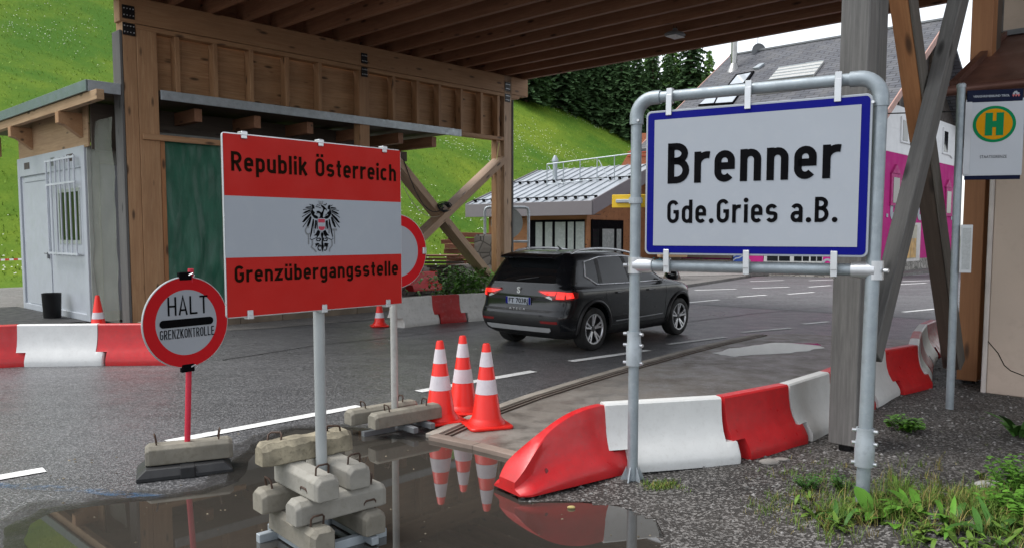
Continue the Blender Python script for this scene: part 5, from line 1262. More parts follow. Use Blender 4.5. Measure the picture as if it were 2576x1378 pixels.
for y in (.35, 3.1):
    g_ = MB(); g_.tube([P3(.1, y, .12), P3(eL - .1, y, .12)], .022, 6)
    x = .05
    while x < eL: g_.box(x - .05, x + .05, y - .05, y + .05, zE + sl * y + .0, zE + sl * y + .14); x += .52
    g_.build('snow_guard', BLACK, rfo, HM2)
fz = .58
hb_('fascia', -.02, eL + .02, -.06, -.0, zE - fz, zE + .02, FASC2)
M_ = HM2
for xx in (-.04, eL): 
    MB().prism([(0, zE - fz), (RY, zE + RZ - fz), (2*RY, zE - fz), (2*RY, zE + .05), (RY, zE + RZ + .05), (0, zE + .05)], xx, xx + .06, HM2 @ Matrix(((0, 0, 1, 0), (1, 0, 0, 0), (0, 1, 0, 0), (0, 0, 0, 1)))).build('fascia', FASC2, lh, HM2) if False else None
def gable(xx, th, pts, mat, name, par=None):
    M = Matrix(((0, 0, 1, xx), (1, 0, 0, 0), (0, 1, 0, 0), (0, 0, 0, 1)))
    return MB().prism(pts, 0, th, M).build(name, mat, par or lh, HM2, bevel=.006)
for xx in (-.06, eL): gable(xx, .06, [(0, zE - fz), (RY, zE + RZ - fz), (2*RY, zE - fz), (2*RY, zE + .06), (RY, zE + RZ + .06), (0, zE + .06)], FASC2, 'barge_board')
IN = .75
gable(IN, .2, [(IN, 0), (2*RY - IN, 0), (2*RY - IN, zE - .1), (RY, zE + RZ - .15), (IN, zE - .1)], W_ORANGE, 'side_wall')
hb_('front_wall', IN + .21, eL - IN, IN, IN + .2, 0, zE - .05, W_ORANGE); hb_('back_wall', IN + .21, eL - IN, 2*RY - IN - .2, 2*RY - IN, 0, zE - .05, W_ORANGE); hb_('left_wall', eL - IN - .2, eL - IN, IN + .21, 2*RY - IN - .21, 0, zE - .1, W_ORANGE)
hb_('soffit', .05, eL - .05, .02, IN, zE - fz + .02, zE - fz + .05, DARKW)
fa = [onl(px, 556, HM2, 1, IN - .03) for px in (1345, 1388, 1425, 1462)]; zt_ = onl(1420, 556, HM2, 1, IN)[2]
wf_ = hb_('window_frame', IN + .1, onl(1335, 560, HM2, 1, IN)[0], IN - .06, IN - .001, .9, zt_ + .05, BLACK)
WP = paint('pale_window_blind', (.30, .33, .32), .25, .06)
for pa, pb in ((1347, 1364), (1371, 1389), (1396, 1422), (1428, 1443), (1448, 1470)):
    a = onl(pa, 560, HM2, 1, IN - .08)[0]; b = onl(pb, 560, HM2, 1, IN - .08)[0]; hb_('pane', b, a, IN - .075, IN - .061, 1.0, zt_ - .05, WP, wf_, .003)
sd0 = onl(1487, 560, HM2, 0, IN - .02)[1]; sd1 = onl(1567, 560, HM2, 0, IN - .02)[1]
df = hb_('door_frame', IN - .06, IN - .001, max(IN, sd0), sd1, .12, zt_ + .05, BLACK)
for pa, pb, mt in ((1492, 1507, GLASSD), (1516, 1545, WP), (1552, 1563, WP)):
    a = onl(pa, 560, HM2, 0, IN - .07)[1]; b = onl(pb, 560, HM2, 0, IN - .07)[1]; hb_('pane', IN - .075, IN - .061, a, b, .9, zt_ - .35, mt, df, .003)
# roof ladder rail and vent
def rp3(px, py): return onl(px, py, HM2 @ Matrix(((1, 0, 0, 0), (0, 1, 0, 0), (0, sl, 1, zE), (0, 0, 0, 1))), 2, 0)
q0 = rp3(1376, 470); q1 = rp3(1590, 446); rl = MB(); hgt = 1.05
A_ = V((q0[0], q0[1], zE + sl * q0[1])); B_ = V((q1[0], q1[1], zE + sl * q1[1]))
rl.tube([A_ + Z * hgt, B_ + Z * hgt], .028, 6); rl.tube([A_ + Z * .1, B_ + Z * .1], .02, 6)
for i in range(6): p = A_.lerp(B_, i / 5); rl.tube([p, p + Z * hgt], .024, 6)
for i in (0, 3): rl.tube([A_.lerp(B_, (i + .1) / 5) + Z * hgt * .9, A_.lerp(B_, (i + 1.0) / 5) + V((0, -.4, -.1))], .02, 6)
rl.build('roof_railing', GALV, rfo, HM2)
vq = rp3(1384, 458); MB().lathe([(.11, 0), (.11, 1.0), (.16, 1.0), (.16, 1.1), (.05, 1.3)], 12, Matrix.Translation((vq[0], vq[1] + .4, zE + sl * vq[1]))).build('vent_pipe', GALV, rfo, HM2, smooth=40)

# big house with slate roof
Rg = V((19.7, 36.4, 0)); RZ2 = 11.46; SLP = .65
BHM = Matrix(((D2.x, D1.x, 0, Rg.x), (D2.y, D1.y, 0, Rg.y), (0, 0, 1, 0), (0, 0, 0, 1)))      # x along the ridge to the left, y away, z up
bh = thing('slate_roof_house', 'tall house with grey slate roof and magenta and white facade', 'house', (Rg.x, Rg.y, 0), math.atan2(D2.y, D2.x))
LR = 10.7; KE = 8.8; KW = 7.6
def hh_(name, x0, x1, y0, y1, z0, z1, mat, par=None, bev=.01): return MB().box(x0, x1, y0, y1, z0, z1).build(name, mat, par or bh, BHM, bevel=bev)
# front slope in its own frame so that the slates follow it
ln = math.hypot(1, SLP); sd_ = V((0, -1 / ln, -SLP / ln)); un = V((0, -SLP / ln, 1 / ln))
def slope_frame(sg): 
    d = V((0, sg / ln, -SLP / ln)); n = V((0, sg * SLP / ln, 1 / ln)); x = d.cross(n) if sg < 0 else d.cross(n)
    return BHM @ Matrix(((x.x, d.x, n.x, 0), (x.y, d.y, n.y, 0), (x.z, d.z, n.z, RZ2), (0, 0, 0, 1))), x
SF, xs_ = slope_frame(-1); sx1 = xs_.x
roofs = []
for sg in (-1, 1):
    F_, x_ = slope_frame(sg); a, b = (0, LR) if x_.x > 0 else (-LR, 0)
    roofs.append(MB().box(a, b, .0, KE * ln, -.14, .0).build('roof', SLATE, bh, F_))
for xx in (-.05, LR + .0): MB().box(xx, xx + .05, .0, KE * ln, -.26, .02, Matrix(((1, 0, 0, 0), (0, sd_.y, un.y, 0), (0, sd_.z, un.z, RZ2), (0, 0, 0, 1)))).build('barge_board', paint('salmon_barge', (.42, .25, .21), .7, .1), bh, BHM)
hh_('ridge_cap', -.02, LR, -.12, .12, RZ2 - .04, RZ2 + .06, GREY_D)
def hgab(xx, th, pts, mat, name):
    return MB().prism(pts, 0, th, Matrix(((0, 0, 1, xx), (1, 0, 0, 0), (0, 1, 0, 0), (0, 0, 0, 1)))).build(name, mat, bh, BHM, bevel=.006)
zw0, zw1 = 5.3, 7.35; ze_ = RZ2 - SLP * KW - .16
hh_('stone_base', .96, LR - 1.0, -KW - .04, KW, -.05, .62, STONE); hh_('lower_wall', 1.0, LR - 1.0, -KW, KW, .62, zw0, PINKW)
hh_('long_wall_render', 1.01, LR - 1.0, -KW - .02, -KW - .001, 2.9, ze_ - .05, PLASTERW); hh_('upper_wall', 1.0, LR - 1.0, -KW, KW, zw0, min(zw1, ze_) - .01, PLASTERW)
kx_ = (RZ2 - .16 - zw1) / SLP
hgab(1.0, .2, [(-KW, ze_ - .012), (KW, ze_ - .012), (kx_, zw1), (-kx_, zw1)], PLASTERW, 'upper_wall')
hgab(1.05, .2, [(-kx_, zw1 + .002), (kx_, zw1 + .002), (0, RZ2 - .16)], DARKW, 'timber_gable'); hgab(LR - 1.3, .2, [(-KW, ze_ - .01), (KW, ze_ - .01), (0, RZ2 - .16)], DARKW, 'timber_gable')
for i, y in enumerate((-5.4, -4.3, -3.2, -2.1, 1.2, 2.2)): MB().beam((.97, y, zw1 + .02), (.97, y + (.35 if i % 2 else 0), RZ2 - .25 - SLP * abs(y)), .12, .16, V((0, 1, 0))).build('gable_strut', W_OLD, bh, BHM)
def fw(name, p0, p1, x, mat, th=.05, par=None):
    a = onl(p0[0], p0[1], BHM, 0, x); b = onl(p1[0], p1[1], BHM, 0, x); y0, y1 = sorted((a[1], b[1])); z0, z1 = sorted((a[2], b[2]))
    return hh_(name, x - th, x - .001, y0, y1, z0, z1, mat, par, .008)
PINKD = paint('magenta_trim', (.38, .02, .16), .7, .06)
for p0, p1, fm_ in (((2266, 292), (2290, 365), PLASTERW), ((2372, 320), (2388, 392), PLASTERW), ((2240, 436), (2270, 520), PINKD), ((2378, 471), (2396, 545), PINKD), ((2192, 425), (2208, 515), PINKD)):
    w_ = fw('window', p0, p1, 1.0, fm_, .07); cx2 = (p0[0] + p1[0]) / 2
    fw('pane', (p0[0] + (p1[0] - p0[0]) * .28, p0[1] + 10), (p0[0] + (p1[0] - p0[0]) * .72, p1[1] - 8), .93, GLASSD, .012, w_)
    if fm_ is PINKD:
        a = onl(cx2, p0[1], BHM, 0, .93); hgab(.90, .099, [(a[1] - .55, a[2] - .02), (a[1] + .55, a[2] - .02), (a[1], a[2] + .38)], PINKD, 'window_pediment')
ov = onl(2394, 372, BHM, 0, 1.0); MB().prism([(ov[1] + x, ov[2] + y) for x, y in circle(.55, 24)], .93, .999, Matrix(((0, 0, 1, 0), (1, 0, 0, 0), (0, 1, 0, 0), (0, 0, 0, 1)))).build('oval_medallion', PLASTERW, bh, BHM, bevel=.02)
w_ = fw('poster_frame', (2276, 560), (2310, 656), 1.0, paint('poster_frame_white', (.55, .52, .50), .6), .06); pz = fw('poster', (2280, 566), (2304, 650), .94, paint('poster_beige', (.36, .33, .25), .5, .25), .01, w_)
fw('poster_picture', (2281, 600), (2303, 648), .93, paint('poster_orange', (.48, .27, .06), .5, .5, scale=2.5), .008, w_)
def fletter(txt, p0, p1):
    a = onl(p0[0], p0[1], BHM, 0, .995); b = onl(p1[0], p1[1], BHM, 0, .995)
    M = BHM @ Matrix(((0, 0, -1, .985), (1, 0, 0, a[1]), (0, 1, 0, min(a[2], b[2])), (0, 0, 0, 1))); hgt = abs(a[2] - b[2])
    if txt in ('I', 'I.'): MB().box(0, abs(b[1] - a[1]), 0, hgt, .0, .01).build('facade_letter', WHITES, bh, M)
    else: lettering(txt, 0, abs(b[1] - a[1]), 0, hgt, .24, .001, .16).build('facade_letter', WHITES, bh, M)
fletter('I', (2198, 505), (2204, 549)); fletter('O', (2239, 503), (2258, 551)); fletter('D', (2296, 512), (2306, 552)); fletter('O', (2308, 513), (2321, 552)); fletter('R', (2324, 514), (2337, 552)); fletter('T', (2388, 521), (2401, 554)); fletter('I', (2229, 538), (2233, 547))
# long side facing us
def pk(px, py): return onl(px, py, BHM, 1, -KW)
def sw(name, p0, p1, mat, th=.05, par=None, off=0.0):
    a, b = pk(*p0), pk(*p1); x0, x1 = sorted((a[0], b[0])); z0, z1 = sorted((a[2], b[2])); return hh_(name, x0, x1, -KW - th - off, -KW - .001 - off, z0, z1, mat, par, .006)
w_ = sw('shop_window', (1924, 600), (2072, 662), paint('shop_frame_grey', (.48, .49, .48), .5))
for a, b in ((1932, 1958), (1962, 1988), (2000, 2018), (2022, 2036), (2042, 2054), (2058, 2069)): sw('pane', (a, 605), (b, 657), GLASSD, .012, w_, .052)
sw('magenta_panel', (1892, 560), (1921, 664), PINKW, .06); ma = sw('magenta_panel', (2074, 560), (2092, 690), PINKW, .06)
a = pk(2083, 664); M = BHM @ frame(V((a[0], -KW - .07, a[2])), V((-1, 0, 0))); m = MB(); ring(m, .22, .13, 0, 24); m.build('white_ring_mark', WHITES, ma, M)
bsg = tag(sw('blue_panel', (1846, 600), (1872, 664), paint('blue_shop_panel', (.012, .05, .26), .5), .07))
a = pk(1858, 650); m = MB(); ribbon(m, [(-.3, -.15), (-.1, .0), (.05, .02), (.3, .16)], .05, 0); ribbon(m, [(-.3, .05), (-.12, .12), (.2, .3)], .04, .001); tag(m.build('white_stroke_mark', WHITES, bsg, BHM @ frame(V((a[0], -KW - .075, a[2])), V((-1, 0, 0)))), kind='stuff')
# roof fittings, located on the front slope
def c1_(x, y): return ((2400 + x / 2.342) * .7116, y / 2.342 * .7116)
def onroof(px, py): return onl(px, py, SF, 2, 0.0)
def roof_quad(name, pts, mat, h, par, b=.01):
    P = [onroof(*c1_(*p)) for p in pts]; return MB().loft([[(p[0], p[1], .005) for p in P], [(p[0], p[1], h) for p in P]]).build(name, mat, par, SF, bevel=b)
sky_g = paint('skylight_glass', (.50, .54, .58), .06, .05, .3)
for fr__, gl_ in (([(475, 628), (628, 600), (556, 708), (405, 720)], [(485, 640), (600, 618), (535, 703), (425, 714)]), ([(318, 806), (510, 780), (450, 866), (160, 884)], [(335, 806), (500, 786), (446, 860), (305, 870)]), ([(322, 806), (330, 800), (305, 872), (168, 882)], [(250, 812), (322, 806), (292, 868), (175, 878)])):
    w_ = roof_quad('skylight', fr__, BLACK, .09, roofs[0]); roof_quad('pane', gl_, sky_g, .10, w_)
roof_quad('roof_hatch', [(668, 548), (714, 540), (662, 578), (616, 582)], GALV, .12, roofs[0])
CORR = paint('corrugated_sheet', (.46, .46, .44), .3, .12, .2, scale=9)
roof_quad('solar_panel', [(830, 582), (1205, 525), (1118, 640), (742, 684)], CORR, .12, roofs[0]); roof_quad('solar_panel', [(662, 778), (1035, 734), (1005, 752), (640, 796)], CORR, .10, roofs[0])
for k in range(5):
    u = k / 4; a = (830 + (742-830) * u, 582 + (684-582) * u); b = (1205 + (1118-1205) * u, 525 + (640-525) * u); A__ = onroof(*c1_(*a)); B__ = onroof(*c1_(*b)); MB().tube([V((A__[0], A__[1], .13)), V((B__[0], B__[1], .13))], .022, 6).build('panel_batten', GALV, roofs[0], SF)
cp = onroof(*c1_(455, 570)); cw = SF @ cp
MB().lathe([(.16, -.3), (.16, 2.05), (.14, 2.05)], 14, Matrix.Translation(cw)).lathe([(.30, 2.28), (.30, 2.32), (.02, 2.38)], 14, Matrix.Translation(cw)).lathe([(.03, 2.0), (.03, 2.3)], 6, Matrix.Translation(cw)).lathe([(.38, -.25), (.17, .25)], 14, Matrix.Translation(cw)).build('chimney_pipe', paint('steel_flue', (.34, .34, .33), .25, .1, .8), bh, SMx, smooth=40)
dq = BHM @ onl(1906, 130, BHM, 1, 0.0); dM = frame(V((dq.x, dq.y - .2, dq.z - .05)), V((1, .25, 0)), Z)
dm = MB(); dm.lathe([(.02, -.10), (.2, -.08), (.36, -.03), (.42, .02)], 24, dM, cap=False); dm.tube([dM @ V((0, 0, -.1)), V((dq.x, dq.y, RZ2 - .1))], .03, 8); dm.tube([V((dq.x, dq.y, dq.z + .2)), V((dq.x, dq.y, dq.z + 1.1))], .018, 6)
dm.build('satellite_dish', paint('dish_grey', (.17, .18, .19), .5), bh, SMx, smooth=40)
# slatted fence in front of its left end
sf = thing('slat_fence', 'brown horizontal slat fence at the foot of the far house', 'fence', BHM @ V((9.2, -KW - .4, 0)))
a, b = pk(1846, 660), pk(1690, 660)
for i in range(8): MB().box(a[0] + .02, b[0], -KW - .16, -KW - .10, .16 + i * .26, .16 + i * .26 + .19).build('slat', W_OLD, sf, BHM, bevel=.004)
for x in (a[0] + .06, (a[0] + b[0]) / 2, b[0] - .06): MB().box(x - .05, x + .05, -KW - .098, -KW - .02, 0, 2.25).build('post', W_OLD, sf, BHM)
# rustic stand beyond the bonnet of the car
rs = AT(1690, 690, 29.0); rs = V((rs.x, rs.y, .13))
ru = thing('rustic_stand', 'dark rustic stand with a beige plank top beyond the bonnet of the car', 'stand', rs)
MB().lathe([(.34, 0), (.22, .3), (.20, .62), (.36, .78)], 12, Matrix.Translation(rs)).build('trunk_base', W_OLD, ru, SMx, smooth=40)
MB().box(-.50, .50, -.28, .28, .78, .90).build('plank_top', W_PALE, ru, Matrix.Translation(rs), bevel=.02)
tl_ = thing('rope_log', 'thick beige log hung above the rustic stand under the town sign', 'log', rs + Z * 1.3); MB().tube([rs + V((-.30, 0, 1.5)), rs + V((-.24, 0, 1.5)), rs + V((.24, .02, 1.5)), rs + V((.30, .02, 1.5))], [.12, .17, .17, .12], 12).build('log_body', W_PALE, tl_, SMx, smooth=50)
MB().tube([rs + V((-.27, 0, 1.5)), rs + V((-.34, 0, .9))], .04, 6).tube([rs + V((.27, 0, 1.5)), rs + V((.34, 0, .9))], .04, 6).build('support', W_OLD, tl_, SMx)
fl = MB(); rnd = random.Random(8)
for k in range(60): 
    p = rs + V((-.42 + rnd.gauss(0, .12), -.2 + rnd.gauss(0, .1), .55 + rnd.gauss(0, .12))); r_ = .05; fl.add([p + V((-r_, 0, 0)), p + V((r_, 0, 0)), p + V((0, -.03, r_))], [(0, 1, 2)])
tag(fl.build('teal_bundle', paint('teal_cloth', (.02, .26, .32), .6, .3), fix=False), 'small teal bundle at the left side of the rustic stand', 'bundle')
# house with orange roof behind the low house
q = AT(1612, 412, 62); oh = thing('orange_roof_house', 'house with bright orange tiled roof behind the low house', 'house', (q.x + 3, q.y, 0))
OM = Matrix.Translation((q.x + 3, q.y + 3, 0)) @ Matrix.Rotation(R(-8), 4, 'Z'); zo = q.z
MB().box(-3.2, 3.2, -3, 3, -.5, zo + .02).build('wall', PLASTERW, oh, OM)
MB().prism([(-4.1, zo - .2), (4.1, zo - .2), (2.0, zo + 2.3), (-2.6, zo + 2.3)], -3.7, 3.7, Matrix(((1, 0, 0, 0), (0, 0, -1, 0), (0, 1, 0, 0), (0, 0, 0, 1)))).build('roof', ORTILE, oh, OM)
MB().tube([(-3.6, -3.8, zo + .55), (3, -3.8, zo + .55)], .04, 6).tube([(-3.6, -3.8, zo + .85), (3, -3.8, zo + .85)], .04, 6).build('snow_guard', paint('red_snow_guard', (.40, .05, .03), .6), oh, OM)

# plastered building at the right with copper canopy roof
PC = G(2479, 1002); PM_ = Matrix(((-D2.x, D1.x, 0, PC.x), (-D2.y, D1.y, 0, PC.y), (0, 0, 1, 0), (0, 0, 0, 1)))     # x along the wall to the right, y away
pb_ = thing('plaster_building', 'beige plastered building with brown copper porch roof at the right edge', 'building', PC, math.atan2(-D2.y, -D2.x))
def pbx(name, x0, x1, y0, y1, z0, z1, mat, bev=.01, par=None): return MB().box(x0, x1, y0, y1, z0, z1).build(name, mat, par or pb_, PM_, bevel=bev)
pbx('wall', 0, 6, 0, 1.34, .06, 3.42, PLASTER); pbx('plinth', .35, 6, -.06, 1.3, -.1, .055, PLASTER); pbx('upper_wall', -.35, 6, 1.35, 6, -.1, 9.5, PLASTER)
pbx('corner_strip', -.05, -.002, -.01, .2, .02, 3.4, paint('pale_corner', (.55, .50, .46), .8))
crack = MB(); pts = [(0.0, .62), (.10, .50), (.16, .38), (.22, .33), (.34, .29), (.44, .30), (.60, .34), (.80, .33), (1.2, .38)]
crack.tube([(x, -.001, z) for x, z in pts], .005, 5).build('crack', BLACK, pb_, PM_)
pbx('wall_vent', .62, 1.0, -.012, .0, .62, .84, DARKW)
zr_ = 3.26; yr = -.68; q = onl(2390, 222, PM_, 1, yr); zr_ = q[2]; xr_ = q[0]; yb = 1.34; zb_ = zr_ + .86
cr_ = MB(); cr_.add([(xr_, yr, zr_), (6, yr, zr_), (6, yb, zb_), (xr_, yb, zb_), (xr_, yr, zr_ - .05), (6, yr, zr_ - .05), (6, yb, zb_ - .05), (xr_, yb, zb_ - .05)], [(0, 1, 2, 3), (7, 6, 5, 4), (0, 4, 5, 1), (1, 5, 6, 2), (2, 6, 7, 3), (3, 7, 4, 0)])
rfc = cr_.build('copper_roof', COPPER, pb_, PM_)
MB().beam((xr_ + .03, yr, zr_ + .03), (xr_ + .03, yb, zb_ + .03), .07, .07).build('roof_edge', COPPER, rfc, PM_); MB().box(xr_, 6, yb - .04, yb - .002, zb_, zb_ + .06).build('flashing', GREY_D, rfc, PM_)
MB().tube([(xr_ - .02, yr - .05, zr_ - .04), (6, yr - .05, zr_ - .04)], .05, 10).build('gutter', COPPER, rfc, PM_, smooth=40)
pbx('soffit', xr_ + .05, 6, yr + .02, yb, zr_ - .16, zr_ - .06, W_OLD); pbx('eave_beam', xr_ + .05, 6, -.10, -.001, zr_ - .40, zr_ - .17, W_OLD)
tag(MB().tube(droop(ST(8, -7, 4.2), AT(2424, 280, 7.6), .05), .007, 5).build('overhead_wire', RUBBER), 'thin dark wire running from the bus stop towards the far house', 'wire')

# ================================================================== THINGS BEYOND THE LEFT WALL
wp = AT(1188, 610, 27); wp = V((wp.x, wp.y, .1))
wo = thing('rusty_beam_pile', 'pile of rusty red beams stacked beside the low house', 'timber pile', wp); rnd = random.Random(12)
for lv in range(8):
    for j in range(4):
        if lv > 5 and j in (0, 3): continue
        c = wp + V((rnd.uniform(-.15, .15), j * .3, .30 + lv * .19)); a = rnd.uniform(-.16, .16); d = V((math.cos(a), math.sin(a), rnd.uniform(-.05, .05))) * rnd.uniform(.65, .95)
        timber('beam', c - d, c + d, .22, .15, W_RUST, wo)
for dx in (-.5, .5): timber('bearer', wp + V((dx, -.2, .05)), wp + V((dx, 1.1, .05)), .16, .2, W_OLD, wo)
wp2 = AT(1108, 640, 24); wp2 = V((wp2.x, wp2.y, .1)); wo2 = thing('board_stack', 'stack of dark boards topped with rusty planks behind the braces', 'timber pile', wp2)
for lv in range(9):
    c = wp2 + V((0, 0, .16 + lv * .105)); 
    for j in range(3): timber('board', c + V((-.72 + rnd.uniform(-.1, .1), j * .25, 0)), c + V((.62 + rnd.uniform(-.1, .1), j * .25, 0)), .22, .05, W_OLD if lv < 7 else W_RUST, wo2)
gp = AT(1240, 690, 24); gp = V((gp.x - .15, gp.y, .1)); tag(MB().box(gp.x - .42, gp.x + .38, gp.y, gp.y + .8, .0, 1.75).build('stone_pillar', STONE, bevel=.05, seg=2), 'pale rubble stone pillar below the framed round sign', 'pillar')
q0 = AT(1070, 690, 22.5); q1 = AT(1225, 655, 25.5); lw = MB(); lw.beam(V((q0.x - 1.5, q0.y, .35)), V((q1.x, q1.y + .5, .35)), .3, .9); tag(lw.build('low_wall', STONE, bevel=.05, seg=2), 'low stone wall between the weeds and the timber piles', 'wall')
# bin, timber lying by the booth, hose
bn_ = G(132, 800, .0); bi = thing('black_bin', 'round black bin standing in front of the white container', 'bin', bn_)
MB().lathe([(.16, .0), (.165, .02), (.185, .52), (.19, .53), (.178, .53), (.16, .06)], 24, Matrix.Translation(bn_)).build('body', STEEL_B, bi, SMx, smooth=40); MB().lathe([(.21, .0), (.21, .015), (.0, .016)], 20, Matrix.Translation(bn_)).build('rim_base', RUBBER, bi, SMx)
bb0 = G(870, 815, .30); a1_ = PT(845, 800, -.6); tag(MB().box(S_at(838, 815, -.7), S_at(868, 812, -.7) , -.8, -.62, .30, .42).build('timber_offcut', W_PALE, None, ROT, bevel=.005), 'short brown timber offcut on the dark plinth beside the border sign pole', 'timber')
tag(MB().box(S_at(872, 812, -.8), S_at(950, 806, -.8), -.95, -.75, .19, .34).build('curb_stone', CONC2, None, ROT, bevel=.02), 'pale kerb stone lying at the foot of the booth behind the short cone', 'kerb stone')
tag(MB().add([ST(-2.4, 1.7, .012), ST(-.5, 1.7, .012), ST(-.5, 6.5, .012), ST(-2.2, 6.5, .012)], [(0, 1, 2, 3)]).build('asphalt_patch', paint('fresh_black_asphalt', (.012, .012, .013), .7, .3, bump=.4)), kind='structure')

# ================================================================== PLANTS
def leaf(mb, base, d, L, w, arch=.5, up=.6, n=5, tw=0.0):
    d = V(d).normalized(); s = V((-d.y, d.x, 0)); vs = []
    for i in range(n + 1):
        u = i / n; ww = w * math.sin(math.pi * min(1, u * .93 + .05)) ** .8; p = base + d * (L * u * math.cos(up * (1 - u))) + Z * (L * (up * u - arch * u * u))
        vs += [p - s * ww + Z * ww * .25, p + Z * 0, p + s * ww + Z * (ww * .25 + tw * u)]
    mb.add(vs, [f for i in range(n) for f in ((3*i, 3*i+1, 3*i+4, 3*i+3), (3*i+1, 3*i+2, 3*i+5, 3*i+4))])
def plant(name, label, c, nl, L, w, mat, kind=0, seed=1, group=None, spread=.04):
    r = random.Random(seed); mb = MB()
    c = V((c[0], c[1], .01 + bump_h(c[0], c[1]) if inside(c[0], c[1], VER) else (c[2] if len(c) > 2 else 0)))
    for k in range(nl):
        a = r.uniform(0, 6.283); d = V((math.cos(a), math.sin(a), 0)); b = c + V((r.gauss(0, spread), r.gauss(0, spread), 0))
        if kind == 0: leaf(mb, b, d, L * r.uniform(.6, 1.2), w * r.uniform(.7, 1.2), r.uniform(.35, .8), r.uniform(.7, 1.3))
        else:      # compound: a stalk with leaflets
            h = L * r.uniform(.5, 1.1); tip = b + d * h * r.uniform(.3, .9) + Z * h * r.uniform(.4, .9); mb.tube([b, b.lerp(tip, .5) + Z * h * .08, tip], .0025, 4)
            for q in range(9):
                u = .35 + .65 * q / 8; p = b.lerp(tip, u) + Z * h * .05; a2 = a + (1.2 if q % 2 else -1.2) * (1 - .5 * (q == 8)); leaf(mb, p, (math.cos(a2), math.sin(a2), 0), w * 3.2 * r.uniform(.7, 1.1), w, .25, .25, 3)
    return tag(mb.build(name, mat, smooth=180, fix=False), label, 'plant', group)
GW = 'weeds on the gravel verge'
plant('leafy_weed', 'low bright green weed right of the sign pole, alone on the gravel', G(2282, 1078, .08), 26, .16, .020, LEAF, 1, 2, GW)
plant('leafy_weed', 'green weed at the right edge below the cracked wall', G(2560, 1098, .06), 12, .24, .030, LEAF2, 0, 3, GW)
plant('dock_plant', 'broad leaved dock plant just right of the foot of the right sign pole', G(2275, 1305, .12), 10, .20, .024, LEAF, 0, 4, GW)
plant('dock_plant', 'broad leaved plant between the dock and the right edge', G(2385, 1350, .1), 9, .15, .02, LEAF, 0, 5, GW)
plant('leafy_weed', 'dense leafy weed clump in the bottom right corner', G(2575, 1350, .05), 44, .22, .017, LEAF, 1, 6, GW, .07)
plant('leafy_weed', 'feathery bright weed hanging in from the right edge above the corner clump', G(2585, 1245, .05), 56, .24, .016, LEAF, 1, 7, GW, .10)
plant('dock_plant', 'broad leaved plant at the bottom edge near the right corner', G(2470, 1395, .05), 10, .17, .02, LEAF2, 0, 8, GW, .07)
plant('leafy_weed', 'small sprig left of the sign pole foot below the timber post', G(2115, 1225, .12), 14, .13, .010, LEAF2, 1, 9, GW, .015)
plant('leafy_weed', 'faint sprig on the gravel below the red barrier', G(2030, 1218, .1), 14, .12, .010, LEAF2, 1, 10, GW, .015)
plant('dock_plant', 'low broad leaved plant left of the right sign pole in the grass', G(2120, 1300, .14), 10, .12, .015, LEAF2, 0, 14, GW, .05)
plant('dock_plant', 'single round leaf plant covering the foot of the right sign pole', G(2195, 1300, .14), 5, .14, .045, LEAF, 0, 15, GW, .03)
# verge grass: thousands of blades
gm = MB(); sm = MB(); rnd = random.Random(21)
def blade(mb, p, h, w, a, ln):
    d = V((math.cos(a), math.sin(a), 0)); s = V((-d.y, d.x, 0)) * w; q = p + d * ln * .35 + Z * h * .62; t = p + d * ln + Z * h
    mb.add([p - s, p + s, q + s * .7, q - s * .7, t], [(0, 1, 2, 3), (3, 2, 4)])
tufts = []
for k in range(820):
    u = rnd.random() ** .75; px = 1900 + u * 730; yc = 1258 + 90 * u + 15 * math.sin(u * 7); py = rnd.gauss(yc, 26 + 30 * u); tufts.append((px, py, rnd.uniform(.035, .12) if px > 2040 else rnd.uniform(.02, .06), rnd.choice((2, 4, 9, 14)) if px > 2060 else rnd.choice((1, 2, 4, 7))))
for k in range(70): tufts.append((rnd.gauss(1660, 26), rnd.gauss(1203, 5), rnd.uniform(.015, .04), 9))
for k in range(90): tufts.append((rnd.gauss(2040, 60), rnd.gauss(1205, 25), rnd.uniform(.015, .05), 6))
for k in range(40): tufts.append((rnd.uniform(1880, 2050), rnd.uniform(1235, 1275), rnd.uniform(.015, .045), 6))
for k in range(60): tufts.append((rnd.gauss(2330, 120), rnd.gauss(1190, 60), rnd.uniform(.01, .03), 3))
for px, py, h, n in tufts:
    c = G(px, min(py, 1500), .08); c.z = .01 + bump_h(c.x, c.y)
    dry = rnd.random() < .2
    for k in range(n):
        p = c + V((rnd.gauss(0, .018), rnd.gauss(0, .018), 0)); a = rnd.uniform(0, 6.283); hh = h * rnd.uniform(.5, 1.25); blade(sm if dry or rnd.random() < .12 else gm, p, hh, rnd.uniform(.0013, .0026), a, hh * rnd.uniform(.3, 1.1))
tag(gm.build('verge_grass', GRASS, fix=False), 'green grass growing along the bottom right of the gravel verge', 'grass', kind='stuff'); tag(sm.build('dry_verge_grass', STRAW, fix=False), 'dry yellow grass mixed through the green verge grass', 'grass', kind='stuff')
gc = MB(); rnd = random.Random(77)
for k in range(150):
    u = rnd.random() ** .6; px = 1990 + u * 600; py = rnd.gauss(1275 + 75 * u, 30 + 25 * u); c = G(px, min(py, 1480), .08); c.z = .012 + bump_h(c.x, c.y); L = rnd.uniform(.03, .10)
    for q in range(rnd.randint(4, 9)):
        a = rnd.uniform(0, 6.283); leaf(gc, c + V((rnd.gauss(0, .012), rnd.gauss(0, .012), 0)), (math.cos(a), math.sin(a), 0), L * rnd.uniform(.6, 1.2), L * rnd.uniform(.10, .22), rnd.uniform(.3, .8), rnd.uniform(.5, 1.3), 4)
tag(gc.build('verge_weeds', leafm('mixed_weed_leaf', (.095, .17, .028), .55), smooth=180, fix=False), 'small mixed broadleaf weeds through the verge grass at bottom right', 'weeds', kind='stuff')
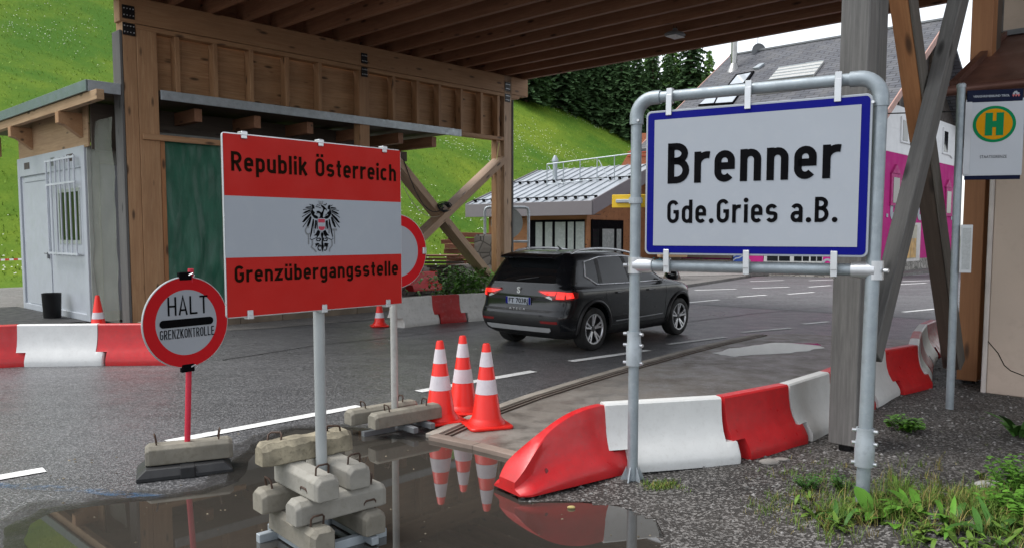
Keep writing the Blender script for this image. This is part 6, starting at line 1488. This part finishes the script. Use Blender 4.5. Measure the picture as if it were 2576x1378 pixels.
# tape on the left
tpz = AT(0, 655, 26); q0 = AT(-30, 655, 26); q1 = AT(56, 652, 25.6); tb_ = MB()
for i in range(8):
    tb_.cur = i % 2; a = q0.lerp(q1, i / 8); b = q0.lerp(q1, (i + 1) / 8); tb_.add([a - Z * .03, b - Z * .03, b + Z * .03, a + Z * .03, a - Z * .03 + V((0, .003, 0)), b - Z * .03 + V((0, .003, 0)), b + Z * .03 + V((0, .003, 0)), a + Z * .03 + V((0, .003, 0))], [(0, 1, 2, 3), (7, 6, 5, 4), (0, 4, 5, 1), (3, 2, 6, 7)])
tag(tb_.build('barrier_tape', [REDP, WHITEP]), 'red and white barrier tape stretched left of the white container', 'tape')
# weeds by the far barriers and along the left meadow foot
wb = AT(1165, 738, 21.5); wb = V((wb.x, wb.y, .1))
mb = MB(); r = random.Random(31)
for k in range(900):
    c = wb + V((.1 + r.gauss(0, .5), r.gauss(0, .45), max(0, r.gauss(.28, .22)))); a = r.uniform(0, 6.28); leaf(mb, c, (math.cos(a), math.sin(a), 0), r.uniform(.12, .3), r.uniform(.02, .05), .5, .8, 3)
tag(mb.build('weed_bush', leafm('bush_leaf', (.10, .23, .04)), fix=False), 'dense green weed bush beside the single red barrier', 'bush')
mb = MB()
for k in range(420):
    c = wb + V((-2.0 + r.gauss(0, .6), 2.6 + r.gauss(0, .4), max(0, r.gauss(.2, .18)))); a = r.uniform(0, 6.28); leaf(mb, c, (math.cos(a), math.sin(a), 0), r.uniform(.15, .35), r.uniform(.02, .06), .5, .8, 3)
tag(mb.build('weed_bush', LEAF, fix=False), 'looser pale weed patch behind the single red barrier', 'bush')
# flecks of debris on the puddle and the road
db = MB(); rnd = random.Random(51); PW = [G(*p) for p in PUD]
for k in range(130):
    px = rnd.uniform(100, 1640); py = rnd.uniform(1090, 1370); c = G(px, py)
    on = inside(c.x, c.y, PW)
    if on and rnd.random() < .55: continue
    r_ = rnd.uniform(.004, .011) if on else rnd.uniform(.005, .014); pebble(db, c.x, c.y, .0125 if on else .002, r_)
tag(db.build('debris', leafm('debris_fleck', (.20, .17, .12), .7, .8), fix=False), 'small pale flecks of debris on the puddle and wet asphalt', 'debris', kind='stuff')
# stones
def stone(px, py, r, label, mat, fl=.5, seed=1):
    c = G(px, py, .07); c.z = .01 + bump_h(c.x, c.y); mb = MB(); rr = random.Random(seed); rings = []
    for i in range(6):
        t = math.pi * (i + .5) / 6; rings.append([(c.x + r * math.sin(t) * math.cos(a) * rr.uniform(.85, 1.15) * 1.25, c.y + r * math.sin(t) * math.sin(a) * rr.uniform(.8, 1.1) * .7, c.z + r * fl * (.5 - math.cos(t) * .9)) for a in [k * .628 for k in range(10)]])
    return tag(mb.loft(rings).build('loose_stone', mat, smooth=40), label, 'stone', 'loose stones on the verge')
PALE = paint('pale_stone', (.42, .42, .40), .8, .1, bump=.3); DUN = paint('dun_stone', (.26, .24, .22), .85, .2, bump=.4)
stone(2490, 1222, .085, 'large flat white stone near the right edge', PALE, .35, 1); stone(1935, 1160, .06, 'pale stone at the foot of the second red barrier', DUN, .5, 2); stone(1965, 1152, .05, 'flat stone just right of the pale stone by the second red barrier', DUN, .35, 5); stone(2108, 1300, .022, 'small white stone in the grass left of the right sign pole', PALE, .5, 3); stone(1437, 1256, .022, 'small yellowish stone at the puddle edge by the red nose piece', paint('yellow_stone', (.45, .36, .14), .7), .6, 4)
